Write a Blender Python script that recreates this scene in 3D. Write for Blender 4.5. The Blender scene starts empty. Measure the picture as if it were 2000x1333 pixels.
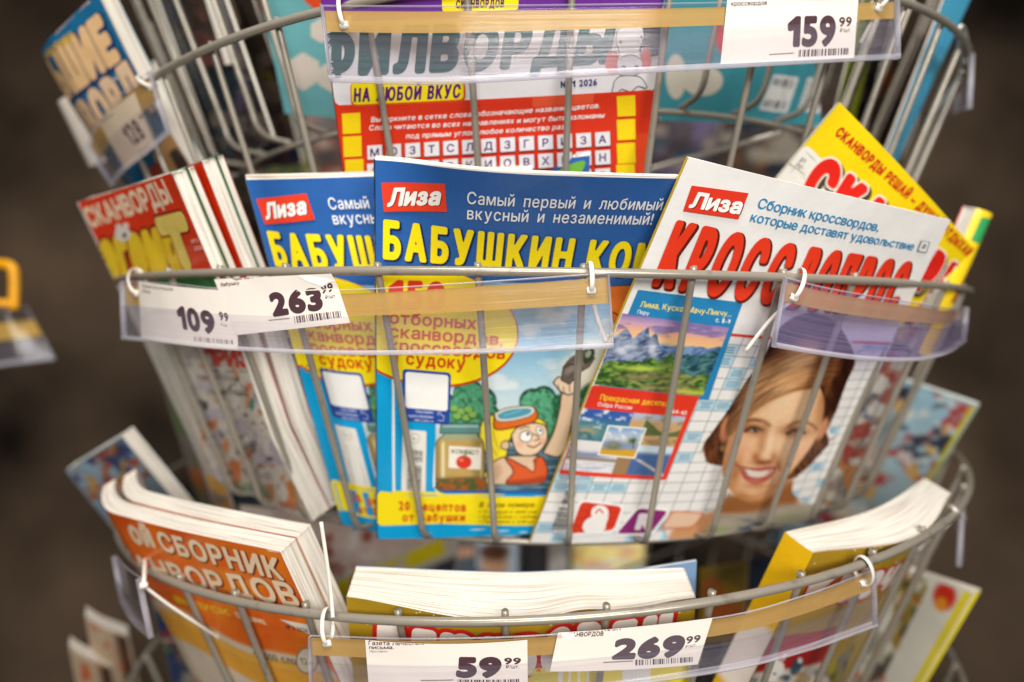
import bpy, math, random
import numpy as np
from mathutils import Vector

random.seed(7)
rng = np.random.default_rng(7)
SC = bpy.context.scene
COL = SC.collection

# ------------------------------------------------------------------ camera
K = 1333.333          # pixels of the 2000 px photograph per unit tangent (24 mm lens)
HY = 640.0            # row of the horizon in the photograph
cam = bpy.data.cameras.new('camera')
cam.lens = 24.0; cam.sensor_width = 36.0
cam.shift_y = (HY - 666.5) / 2000.0
cam.clip_start = 0.02; cam.clip_end = 60.0
cam.dof.use_dof = True
cam.dof.focus_distance = 0.435
cam.dof.aperture_fstop = 1.9
cam.dof.aperture_blades = 9
co = bpy.data.objects.new('camera', cam); COL.objects.link(co)
co.location = (0, 0, 0); co.rotation_euler = (math.pi / 2, 0, 0)
SC.camera = co

# ------------------------------------------------------------------ light
W = bpy.data.worlds.new('World'); SC.world = W; W.use_nodes = True
bgn = W.node_tree.nodes['Background']
bgn.inputs[0].default_value = (1.0, 0.93, 0.85, 1); bgn.inputs[1].default_value = 0.05

def area(name, loc, target, sx, sy, power, col):
    l = bpy.data.lights.new(name, 'AREA'); l.shape = 'RECTANGLE'
    l.size = sx; l.size_y = sy; l.energy = power; l.color = col
    o = bpy.data.objects.new(name, l); COL.objects.link(o)
    o.location = loc
    o.rotation_euler = (Vector(target) - Vector(loc)).to_track_quat('-Z', 'Y').to_euler()
    return o
area('ceiling_lamp', (-0.1, -0.50, 1.30), (0.05, 0.5, 0.0), 1.1, 0.3, 29.0, (1.0, 0.97, 0.925))
area('front_fill', (0.25, -1.15, 0.30), (0.0, 0.55, -0.08), 1.2, 0.5, 31.0, (1.0, 0.972, 0.925))  # unseen fill added behind the camera to brighten the covers

area('rear_ceiling_lamp', (0.1, 1.25, 1.55), (0.03, 0.9, -0.3), 1.2, 0.5, 12.0, (1.0, 0.97, 0.925))

SC.view_settings.view_transform = 'Standard'
SC.view_settings.look = 'None'
SC.view_settings.exposure = -0.03
SC.view_settings.gamma = 1.0
SC.view_settings.use_curve_mapping = False
SC.render.engine = 'CYCLES'
SC.cycles.max_bounces = 8; SC.cycles.transparent_max_bounces = 24
SC.cycles.use_denoising = True

# ------------------------------------------------------------------ helpers
def lin(c):
    c = np.asarray(c, float)
    return np.where(c <= 0.04045, c / 12.92, ((c + 0.055) / 1.055) ** 2.4)
def hx(s):
    if not isinstance(s, str): return np.asarray(s, float)
    s = s.lstrip('#')
    return lin([int(s[i:i + 2], 16) / 255 for i in (0, 2, 4)])
def P3(px, py, Y):
    return np.array([(px - 1000.0) / K * Y, Y, (HY - py) / K * Y])

def tag(o, label=None, cat=None, group=None, kind=None):
    if label: o['label'] = label
    if cat: o['category'] = cat
    if group: o['group'] = group
    if kind: o['kind'] = kind
    return o
def empty(name, loc, label, cat, group=None):
    o = bpy.data.objects.new(name, None); COL.objects.link(o)
    o.location = [float(x) for x in loc]; o.empty_display_size = 0.02
    return tag(o, label, cat, group)

def make_mesh(name, V, F, mat, parent=None, C=None, UV=None, N=None, smooth=True, org=None):
    """V (n,3) world, F (m,3|4) -> ONE mesh object, vertices relative to its parent/origin"""
    V = np.asarray(V, float); F = np.asarray(F, np.int64)
    if org is None:
        org = np.array(parent.location) if parent is not None else np.zeros(3)
        if parent is not None:
            q = parent.parent
            while q is not None:
                org = org + np.array(q.location); q = q.parent
    me = bpy.data.meshes.new(name)
    k = F.shape[1]
    me.vertices.add(len(V)); me.vertices.foreach_set('co', (V - org).astype(np.float32).ravel())
    me.loops.add(F.size); me.loops.foreach_set('vertex_index', F.astype(np.int32).ravel())
    me.polygons.add(len(F))
    me.polygons.foreach_set('loop_start', (np.arange(len(F)) * k).astype(np.int32))
    me.polygons.foreach_set('loop_total', np.full(len(F), k, np.int32))
    me.polygons.foreach_set('use_smooth', np.full(len(F), smooth, bool))
    me.update(calc_edges=True)
    if C is not None:
        a = me.color_attributes.new('Col', 'FLOAT_COLOR', 'POINT')
        c4 = np.ones((len(V), 4), np.float32); c4[:, :3] = C
        a.data.foreach_set('color', c4.ravel())
    if UV is not None:
        uvl = me.uv_layers.new(name='UVMap')
        uvl.data.foreach_set('uv', np.asarray(UV, np.float32)[F.ravel()].ravel())
    me.validate()
    if N is not None:
        me.normals_split_custom_set_from_vertices(np.asarray(N, float).tolist())
    me.materials.append(mat)
    o = bpy.data.objects.new(name, me); COL.objects.link(o)
    if parent is not None: o.parent = parent
    else: o.location = [float(x) for x in org]
    return o

def grid_faces(ny, nx, base=0):
    i = np.arange(ny - 1)[:, None] * nx + np.arange(nx - 1)[None, :]
    i = i.ravel() + base
    return np.stack([i, i + 1, i + nx + 1, i + nx], 1)
def quads_to_tris(F):
    return np.concatenate([F[:, [0, 1, 2]], F[:, [0, 2, 3]]])

def tube_geo(P, r, seg=12, closed=False, ry=None, ref=None):
    """tube of radius r (or an r x ry oval) along the points P"""
    P = np.asarray(P, float); n = len(P)
    T = np.gradient(P, axis=0) if not closed else np.roll(P, -1, 0) - np.roll(P, 1, 0)
    T /= np.linalg.norm(T, axis=1)[:, None] + 1e-12
    A = np.empty_like(P)
    a = np.array(ref if ref is not None else ([0, 0, 1] if abs(T[0, 2]) < .9 else [1, 0, 0]), float)
    for i in range(n):
        a = a - T[i] * a.dot(T[i]); a /= np.linalg.norm(a) + 1e-12
        A[i] = a
        if ref is not None: a = np.array(ref, float)
    B = np.cross(T, A)
    t = np.linspace(0, 2 * np.pi, seg, endpoint=False)
    ry = r if ry is None else ry
    rr = np.asarray(r, float) * np.ones(n); rry = np.asarray(ry, float) * np.ones(n)
    V = P[:, None] + rr[:, None, None] * np.cos(t)[None, :, None] * A[:, None] + rry[:, None, None] * np.sin(t)[None, :, None] * B[:, None]
    V = V.reshape(-1, 3)
    F = []
    m = n if closed else n - 1
    for i in range(m):
        j = (i + 1) % n
        for s in range(seg):
            s2 = (s + 1) % seg
            F.append((i * seg + s, i * seg + s2, j * seg + s2, j * seg + s))
    if not closed:
        for e, (i, tip) in enumerate(((0, P[0]), (n - 1, P[-1]))):
            V = np.vstack([V, tip]); c = len(V) - 1
            for s in range(seg):
                s2 = (s + 1) % seg
                F.append((i * seg + s, i * seg + s2, c, c))
    return V, np.array(F)
def degen(F):
    """quads with a doubled corner -> triangles, everything as triangles"""
    T = quads_to_tris(np.asarray(F))
    ok = (T[:, 0] != T[:, 1]) & (T[:, 1] != T[:, 2]) & (T[:, 0] != T[:, 2])
    return T[ok]
def tube(name, P, r, mat, parent=None, seg=12, closed=False, ry=None, ref=None, org=None):
    V, F = tube_geo(P, r, seg, closed, ry, ref)
    return make_mesh(name, V, degen(F), mat, parent, org=org)
def smooth_path(P, n=8):
    P = np.asarray(P, float); out = []
    Q = np.vstack([2 * P[0] - P[1], P, 2 * P[-1] - P[-2]])
    for i in range(1, len(Q) - 2):
        for t in np.linspace(0, 1, n, endpoint=False):
            a, b, c, d = Q[i - 1], Q[i], Q[i + 1], Q[i + 2]
            out.append(.5 * ((2 * b) + (-a + c) * t + (2 * a - 5 * b + 4 * c - d) * t * t + (-a + 3 * b - 3 * c + d) * t ** 3))
    out.append(P[-1])
    return np.array(out)
def merge(parts):
    V = []; F = []; b = 0
    for v, f in parts:
        V.append(v); F.append(np.asarray(f) + b); b += len(v)
    return np.vstack(V), np.vstack(F)

def vnoise(x, y, seed=0):
    x = np.asarray(x, float); y = np.asarray(y, float)
    xi = np.floor(x).astype(np.int64); yi = np.floor(y).astype(np.int64)
    fx = x - xi; fy = y - yi
    fx = fx * fx * (3 - 2 * fx); fy = fy * fy * (3 - 2 * fy)
    def h(a, b):
        n = (a * 374761393 + b * 668265263 + seed * 1442695041) & 0x7fffffff
        n = ((n ^ (n >> 13)) * 1274126177) & 0x7fffffff
        return ((n ^ (n >> 16)) & 0xffff) / 65535.0
    return (h(xi, yi) * (1 - fx) + h(xi + 1, yi) * fx) * (1 - fy) + (h(xi, yi + 1) * (1 - fx) + h(xi + 1, yi + 1) * fx) * fy
def fbm(x, y, seed=0, o=4):
    s = 0; a = .5; f = 1.0
    for k in range(o):
        s = s + a * vnoise(x * f, y * f, seed + k * 17); a *= .5; f *= 2.03
    return s / (1 - .5 ** o)

# ------------------------------------------------------------------ materials
def mat(name):
    m = bpy.data.materials.new(name); m.use_nodes = True
    nt = m.node_tree; return m, nt, nt.nodes['Principled BSDF']
def node(nt, t, **kw):
    n = nt.nodes.new(t)
    for k, v in kw.items(): setattr(n, k, v)
    return n

def print_material(name, rough, crumple=0.06, coat=0.0):
    m, nt, b = mat(name)
    a = node(nt, 'ShaderNodeVertexColor', layer_name='Col')
    nt.links.new(a.outputs[0], b.inputs['Base Color'])
    tc = node(nt, 'ShaderNodeTexCoord')
    n1 = node(nt, 'ShaderNodeTexNoise'); n1.inputs['Scale'].default_value = 35; n1.inputs['Detail'].default_value = 3
    n2 = node(nt, 'ShaderNodeTexNoise'); n2.inputs['Scale'].default_value = 9; n2.inputs['Detail'].default_value = 2
    nt.links.new(tc.outputs['Object'], n1.inputs['Vector']); nt.links.new(tc.outputs['Object'], n2.inputs['Vector'])
    bp = node(nt, 'ShaderNodeBump'); bp.inputs['Strength'].default_value = crumple; bp.inputs['Distance'].default_value = .01
    bp2 = node(nt, 'ShaderNodeBump'); bp2.inputs['Strength'].default_value = crumple * 1.6; bp2.inputs['Distance'].default_value = .03
    nt.links.new(n1.outputs['Fac'], bp.inputs['Height']); nt.links.new(n2.outputs['Fac'], bp2.inputs['Height'])
    nt.links.new(bp2.outputs[0], bp.inputs['Normal']); nt.links.new(bp.outputs[0], b.inputs['Normal'])
    mr = node(nt, 'ShaderNodeMapRange'); mr.inputs['To Min'].default_value = rough - .06; mr.inputs['To Max'].default_value = rough + .10
    nt.links.new(n1.outputs['Fac'], mr.inputs['Value']); nt.links.new(mr.outputs[0], b.inputs['Roughness'])
    b.inputs['Specular IOR Level'].default_value = .34
    b.inputs['Coat Weight'].default_value = coat; b.inputs['Coat Roughness'].default_value = .18
    return m
M_COVER = print_material('glossy_printed_cover', .25, .08, .0)
M_MATTE = print_material('matte_newsprint_cover', .55, .08)
M_TAG = print_material('price_tag_paper', .62, .05)

def pages_material():
    m, nt, b = mat('page_edges')
    uv = node(nt, 'ShaderNodeUVMap', uv_map='UVMap')
    mp = node(nt, 'ShaderNodeMapping'); mp.inputs['Scale'].default_value = (11, 2600, 1)
    nt.links.new(uv.outputs[0], mp.inputs[0])
    n1 = node(nt, 'ShaderNodeTexNoise', noise_dimensions='2D'); n1.inputs['Scale'].default_value = 1; n1.inputs['Detail'].default_value = 2
    nt.links.new(mp.outputs[0], n1.inputs['Vector'])
    mp2 = node(nt, 'ShaderNodeMapping'); mp2.inputs['Scale'].default_value = (7, 900, 1)
    nt.links.new(uv.outputs[0], mp2.inputs[0])
    n2 = node(nt, 'ShaderNodeTexNoise', noise_dimensions='2D'); n2.inputs['Scale'].default_value = 1; n2.inputs['Detail'].default_value = 3
    nt.links.new(mp2.outputs[0], n2.inputs['Vector'])
    r = node(nt, 'ShaderNodeValToRGB')
    e = r.color_ramp.elements
    e[0].position = .30; e[0].color = (.46, .40, .34, 1)
    e[1].position = .50; e[1].color = (.84, .79, .70, 1)
    nt.links.new(n1.outputs['Fac'], r.inputs[0])
    r2 = node(nt, 'ShaderNodeValToRGB')
    e = r2.color_ramp.elements
    e[0].position = .30; e[0].color = (.70, .62, .54, 1)
    e[1].position = .44; e[1].color = (1, 1, 1, 1)
    nt.links.new(n2.outputs['Fac'], r2.inputs[0])
    mx = node(nt, 'ShaderNodeMix', data_type='RGBA', blend_type='MULTIPLY'); mx.inputs['Factor'].default_value = 1
    nt.links.new(r.outputs[0], mx.inputs['A']); nt.links.new(r2.outputs[0], mx.inputs['B'])
    nt.links.new(mx.outputs['Result'], b.inputs['Base Color'])
    bp = node(nt, 'ShaderNodeBump'); bp.inputs['Strength'].default_value = .35; bp.inputs['Distance'].default_value = .001
    nt.links.new(n1.outputs['Fac'], bp.inputs['Height']); nt.links.new(bp.outputs[0], b.inputs['Normal'])
    b.inputs['Roughness'].default_value = .8; b.inputs['Specular IOR Level'].default_value = .2
    return m
M_PAGES = pages_material()

def metal_material():
    m, nt, b = mat('grey_painted_wire')
    tc = node(nt, 'ShaderNodeTexCoord')
    n1 = node(nt, 'ShaderNodeTexNoise'); n1.inputs['Scale'].default_value = 60; n1.inputs['Detail'].default_value = 5
    nt.links.new(tc.outputs['Object'], n1.inputs['Vector'])
    r = node(nt, 'ShaderNodeValToRGB'); e = r.color_ramp.elements
    e[0].position = .25; e[0].color = (.21, .18, .145, 1); e[1].position = .40; e[1].color = (.355, .315, .255, 1)
    nt.links.new(n1.outputs['Fac'], r.inputs[0]); nt.links.new(r.outputs[0], b.inputs['Base Color'])
    bp = node(nt, 'ShaderNodeBump'); bp.inputs['Strength'].default_value = .12; bp.inputs['Distance'].default_value = .002
    nt.links.new(n1.outputs['Fac'], bp.inputs['Height']); nt.links.new(bp.outputs[0], b.inputs['Normal'])
    b.inputs['Metallic'].default_value = .30; b.inputs['Roughness'].default_value = .28
    return m
M_WIRE = metal_material()

def clear_material(name, tint, haze, veil, streak=1.0):
    """thin clear plastic: sees through, glossy; on the rails the milky veil paints in reflections"""
    m, nt, b = mat(name)
    out = nt.nodes['Material Output']
    uv = node(nt, 'ShaderNodeUVMap', uv_map='UVMap')
    mp = node(nt, 'ShaderNodeMapping'); mp.inputs['Scale'].default_value = (3.0, 900, 1)
    nt.links.new(uv.outputs[0], mp.inputs[0])
    n1 = node(nt, 'ShaderNodeTexNoise', noise_dimensions='2D'); n1.inputs['Scale'].default_value = 1; n1.inputs['Detail'].default_value = 3
    nt.links.new(mp.outputs[0], n1.inputs['Vector'])
    mr = node(nt, 'ShaderNodeMapRange'); mr.inputs['From Min'].default_value = .3; mr.inputs['From Max'].default_value = .75
    mr.inputs['To Min'].default_value = haze * (1 - .4 * streak); mr.inputs['To Max'].default_value = min(1, haze * (1 + .5 * streak))
    nt.links.new(n1.outputs['Fac'], mr.inputs['Value'])
    tr = node(nt, 'ShaderNodeBsdfTransparent'); tr.inputs[0].default_value = (*tint, 1)
    df = node(nt, 'ShaderNodeBsdfDiffuse'); df.inputs[0].default_value = (*veil, 1)
    tl = node(nt, 'ShaderNodeBsdfTranslucent'); tl.inputs[0].default_value = (*veil, 1)
    ad = node(nt, 'ShaderNodeMixShader'); ad.inputs[0].default_value = .35
    nt.links.new(df.outputs[0], ad.inputs[1]); nt.links.new(tl.outputs[0], ad.inputs[2])
    m1 = node(nt, 'ShaderNodeMixShader')
    nt.links.new(mr.outputs[0], m1.inputs[0]); nt.links.new(tr.outputs[0], m1.inputs[1]); nt.links.new(ad.outputs[0], m1.inputs[2])
    gl = node(nt, 'ShaderNodeBsdfGlossy'); gl.inputs['Roughness'].default_value = .12
    bp = node(nt, 'ShaderNodeBump'); bp.inputs['Strength'].default_value = .15 * streak; bp.inputs['Distance'].default_value = .001
    nt.links.new(n1.outputs['Fac'], bp.inputs['Height']); nt.links.new(bp.outputs[0], gl.inputs['Normal'])
    lw = node(nt, 'ShaderNodeLayerWeight')
    pw = node(nt, 'ShaderNodeMath', operation='POWER'); pw.inputs[1].default_value = 4.0
    fr = node(nt, 'ShaderNodeMath', operation='MULTIPLY_ADD'); fr.inputs[1].default_value = .55; fr.inputs[2].default_value = .025
    nt.links.new(lw.outputs['Facing'], pw.inputs[0]); nt.links.new(pw.outputs[0], fr.inputs[0])
    m2 = node(nt, 'ShaderNodeMixShader')
    nt.links.new(fr.outputs[0], m2.inputs[0]); nt.links.new(m1.outputs[0], m2.inputs[1]); nt.links.new(gl.outputs[0], m2.inputs[2])
    nt.links.new(m2.outputs[0], out.inputs[0])
    return m
M_CLEAR = clear_material('clear_rail_plastic', (.95, .945, .965), .05, (.66, .61, .76))  # lavender veil puts reflected surroundings into the plastic's colour
M_CLEARLIP = clear_material('clear_rail_lip', (.93, .925, .95), .09, (.70, .66, .80))
M_TAPE = clear_material('ochre_adhesive_tape', (.82, .58, .24), .85, (.74, .46, .12), .15)

def simple(name, col, rough=.45, spec=.5, sss=0, var=.12, scale=40, trans=0):
    m, nt, b = mat(name)
    c = hx(col)
    tc = node(nt, 'ShaderNodeTexCoord')
    n1 = node(nt, 'ShaderNodeTexNoise'); n1.inputs['Scale'].default_value = scale; n1.inputs['Detail'].default_value = 4
    nt.links.new(tc.outputs['Object'], n1.inputs['Vector'])
    r = node(nt, 'ShaderNodeValToRGB'); e = r.color_ramp.elements
    e[0].position = .38; e[0].color = (*(c * (1 - var)), 1); e[1].position = .62; e[1].color = (*np.minimum(c * (1 + var), 1), 1)
    nt.links.new(n1.outputs['Fac'], r.inputs[0]); nt.links.new(r.outputs[0], b.inputs['Base Color'])
    b.inputs['Roughness'].default_value = rough; b.inputs['Specular IOR Level'].default_value = spec
    b.inputs['Subsurface Weight'].default_value = sss
    if sss: b.inputs['Subsurface Scale'].default_value = .004
    b.inputs['Transmission Weight'].default_value = trans
    return m
M_LILACSHEEN = clear_material('lilac_sheen_plastic', (.86, .83, .95), .16, (.50, .45, .74))  # clear rail again, stronger lavender reflection painted into veil and tint
M_EDGE = clear_material('clear_rail_edge', (.95, .95, .97), .42, (.86, .84, .92))  # milkier thick plastic; its pale veil also paints the edge highlight
M_TIE = simple('white_nylon_tie', '#e8e2d8', .38, .5, 0, .04)
M_YELLOW = simple('yellow_plastic', '#f2a900', .4, .5, 0, .06)
M_WALL = simple('dark_brown_wall', '#685646', .8, .2, 0, .9, .75)
M_FLOOR = simple('grey_floor', '#5a5550', .6, .3, 0, .2, 3)
M_POLE = simple('dark_steel_pole', '#3b3a3c', .4, .5, 0, .1)
# ------------------------------------------------------------------ flat shapes: signed distance -> clean outlines
_CASES = []
for c in range(16):
    ins = [(c >> k) & 1 for k in range(4)]
    lst = []
    for k in range(4):
        if ins[k]: lst.append(('c', k))
        if ins[k] != ins[(k + 1) % 4]: lst.append(('e', k))
    _CASES.append(lst)

def march(f, xs, ys):
    """region f<0 on a grid -> (verts n x 2, tris)"""
    a, b, c, d = f[:-1, :-1], f[:-1, 1:], f[1:, 1:], f[1:, :-1]
    case = (a < 0) * 1 + (b < 0) * 2 + (c < 0) * 4 + (d < 0) * 8
    X, Y = np.meshgrid(xs, ys)
    cx = [X[:-1, :-1], X[:-1, 1:], X[1:, 1:], X[1:, :-1]]
    cy = [Y[:-1, :-1], Y[:-1, 1:], Y[1:, 1:], Y[1:, :-1]]
    fv = [a, b, c, d]
    V = []; T = []; base = 0
    for k in range(1, 15):
        m = case == k
        n = int(m.sum())
        if not n: continue
        pts = []
        for typ, q in _CASES[k]:
            if typ == 'c': pts.append(np.stack([cx[q][m], cy[q][m]], 1))
            else:
                q2 = (q + 1) % 4
                t = fv[q][m] / (fv[q][m] - fv[q2][m])
                pts.append(np.stack([cx[q][m] + t * (cx[q2][m] - cx[q][m]), cy[q][m] + t * (cy[q2][m] - cy[q][m])], 1))
        L = len(pts)
        V.append(np.stack(pts, 1).reshape(-1, 2))
        i0 = base + np.arange(n) * L
        for j in range(1, L - 1): T.append(np.stack([i0, i0 + j, i0 + j + 1], 1))
        base += n * L
    full = case == 15
    if full.any():
        rows, cols = np.nonzero(full)
        x0 = xs[cols]; x1 = xs[cols + 1]; y0 = ys[rows]; y1 = ys[rows + 1]
        run = 0   # merge horizontal runs of up to 3 full cells
        keep = []; r0 = -1; cst = -1; cnt = 0
        for r, c in zip(rows.tolist(), cols.tolist()):
            if r == r0 and c == cst + cnt and cnt < 3: cnt += 1
            else:
                if cnt: keep.append((r0, cst, cnt))
                r0, cst, cnt = r, c, 1
        keep.append((r0, cst, cnt))
        kk = np.array(keep)
        x0 = xs[kk[:, 1]]; x1 = xs[kk[:, 1] + kk[:, 2]]; y0 = ys[kk[:, 0]]; y1 = ys[kk[:, 0] + 1]
        n = len(kk)
        V.append(np.stack([np.stack([x0, y0], 1), np.stack([x1, y0], 1), np.stack([x1, y1], 1), np.stack([x0, y1], 1)], 1).reshape(-1, 2))
        i0 = base + np.arange(n) * 4
        T.append(np.stack([i0, i0 + 1, i0 + 2], 1)); T.append(np.stack([i0, i0 + 2, i0 + 3], 1))
    if not V: return np.zeros((0, 2)), np.zeros((0, 3), np.int64)
    return np.vstack(V), np.vstack(T)

def sdf(X, Y, contours):
    """signed distance (non-zero winding) of points to closed contours, chunked"""
    A = np.vstack([np.asarray(c, float) for c in contours])
    B = np.vstack([np.roll(np.asarray(c, float), -1, 0) for c in contours])
    x = X.ravel(); y = Y.ravel(); out = np.empty(len(x))
    D = B - A; L2 = (D ** 2).sum(1) + 1e-18
    for s in range(0, len(x), 6000):
        px = x[s:s + 6000, None]; py = y[s:s + 6000, None]
        wx = px - A[None, :, 0]; wy = py - A[None, :, 1]
        t = np.clip((wx * D[:, 0] + wy * D[:, 1]) / L2, 0, 1)
        d2 = (wx - t * D[:, 0]) ** 2 + (wy - t * D[:, 1]) ** 2
        cr = D[None, :, 0] * wy - D[None, :, 1] * wx
        up = (A[None, :, 1] <= py) & (B[None, :, 1] > py) & (cr > 0)
        dn = (A[None, :, 1] > py) & (B[None, :, 1] <= py) & (cr < 0)
        wn = up.sum(1) - dn.sum(1)
        d = np.sqrt(d2.min(1)); d[wn != 0] *= -1
        out[s:s + 6000] = d
    return out.reshape(X.shape)

_fc = bpy.data.curves.new('glyph_source', 'FONT')
_fo = bpy.data.objects.new('glyph_source', _fc); COL.objects.link(_fo)
_gl = {}
CAP = .728
def glyph(ch):
    if ch in _gl: return _gl[ch]
    _fc.body = ch
    bpy.context.view_layer.update()
    dg = bpy.context.evaluated_depsgraph_get()
    cu = _fo.to_curve(dg)
    cs = []
    for s in cu.splines:
        bp = s.bezier_points; n = len(bp); pts = []
        for i in range(n):
            p, q = bp[i], bp[(i + 1) % n]
            p0, p1, p2, p3 = (np.array(v[:2]) for v in (p.co, p.handle_right, q.co, q.handle_left))
            p2, p3 = p3, p2
            ch_ = p3 - p0; l = np.hypot(*ch_) + 1e-9
            dev = max(abs(ch_[0] * (p1 - p0)[1] - ch_[1] * (p1 - p0)[0]), abs(ch_[0] * (p2 - p0)[1] - ch_[1] * (p2 - p0)[0])) / l
            for t in np.linspace(0, 1, 1 if dev < 1e-4 else 5, endpoint=False):
                pts.append(((1 - t) ** 3) * p0 + 3 * (1 - t) ** 2 * t * p1 + 3 * (1 - t) * t * t * p2 + t ** 3 * p3)
        if len(pts) > 2: cs.append(np.array(pts) / CAP)
    _fo.to_curve_clear()
    if ch in '0123456789':
        cs = [c * [1, CAP / .682] for c in cs]
    if ch == '1': cs = [np.array([(0, .76), (.02, .60), (.10, .60), (.26, .72), (.26, 0), (.42, 0), (.42, 1), (.30, 1)])]
    if cs:
        al = np.vstack(cs); x0, x1 = al[:, 0].min(), al[:, 0].max()
        cs = [c - [x0, 0] for c in cs]
        g = (cs, x1 - x0)
    else: g = ([], .30)
    _gl[ch] = g
    return g

_gm = {}
def glyph_mesh(ch, xs, b, extra, n):
    key = (ch, round(xs, 2), round(b, 3), round(extra, 3), n)
    if key in _gm: return _gm[key]
    cs, w = glyph(ch)
    if not cs: r = (np.zeros((0, 2)), np.zeros((0, 3), np.int64))
    else:
        cc = [np.stack([c[:, 0] * xs + b, b + c[:, 1] * (1 - 2 * b)], 1) for c in cs]
        al = np.vstack(cc); m = b + extra + 2.5 / n
        gx = np.arange(al[:, 0].min() - m, al[:, 0].max() + m + 1 / n, 1 / n)
        gy = np.arange(al[:, 1].min() - m, al[:, 1].max() + m + 1 / n, 1 / n)
        X, Y = np.meshgrid(gx, gy)
        r = march(sdf(X, Y, cc) - (b + extra), gx, gy)
    _gm[key] = r
    return r

# ------------------------------------------------------------------ a bent rectangular sheet in space
class Patch:
    def __init__(s, TL, TR, BL, BR, bend=None, thick=.006, fan=0.0):
        s.c = [P3(*q) if not isinstance(q, np.ndarray) else q for q in (TL, TR, BL, BR)]
        a, b, c, d = s.c
        s.W = .5 * (np.linalg.norm(b - a) + np.linalg.norm(d - c)); s.H = .5 * (np.linalg.norm(c - a) + np.linalg.norm(d - b))
        N = np.cross((b - a) + (d - c), (c - a) + (d - b)); N /= np.linalg.norm(N)
        ctr = (a + b + c + d) / 4
        s.flip = N.dot(ctr) > 0
        s.N = -N if s.flip else N
        s.bend = bend; s.t = thick; s.fan = fan
    def pos(s, u, v, w=0.0):
        u = np.asarray(u, float)[..., None]; v = np.asarray(v, float)[..., None]
        w = np.asarray(w, float) * np.ones(u.shape[:-1])
        a, b, c, d = s.c
        p = (1 - v) * ((1 - u) * a + u * b) + v * ((1 - u) * c + u * d)
        k = w
        if s.bend is not None:
            k = k + s.bend(np.clip(u[..., 0], -.3, 1.3), np.clip(v[..., 0], -.3, 1.3)) * (1 - s.fan * np.clip(-w / s.t, 0, 1))
        return p + k[..., None] * s.N
    def normal(s, u, v):
        e = 1e-3
        n = np.cross(s.pos(u + e, v) - s.pos(u - e, v), s.pos(u, v + e) - s.pos(u, v - e))
        n /= np.linalg.norm(n, axis=-1)[..., None] + 1e-15
        sg = np.sign((n * s.N).sum(-1)); sg[sg == 0] = 1
        return n * sg[..., None]
    def px(s, u, v):
        p = s.pos(u, v)
        return np.stack([1000 + K * p[..., 0] / p[..., 1], HY - K * p[..., 2] / p[..., 1]], -1)
    def inv(s, pts):
        pts = np.atleast_2d(np.asarray(pts, float))
        best = None
        u = np.full(len(pts), .5); v = np.full(len(pts), .4)
        for it in range(40):
            e = 1e-4
            f = s.px(u, v) - pts
            ju = (s.px(u + e, v) - s.px(u - e, v)) / (2 * e); jv = (s.px(u, v + e) - s.px(u, v - e)) / (2 * e)
            det = ju[:, 0] * jv[:, 1] - ju[:, 1] * jv[:, 0]; det = np.where(abs(det) < 1e-9, 1e-9, det)
            du = (f[:, 0] * jv[:, 1] - f[:, 1] * jv[:, 0]) / det
            dv = (ju[:, 0] * f[:, 1] - ju[:, 1] * f[:, 0]) / det
            u = np.clip(u - np.clip(du, -.25, .25), -.7, 1.7); v = np.clip(v - np.clip(dv, -.25, .25), -.7, 1.7)
        return np.stack([u, v], 1)

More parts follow.
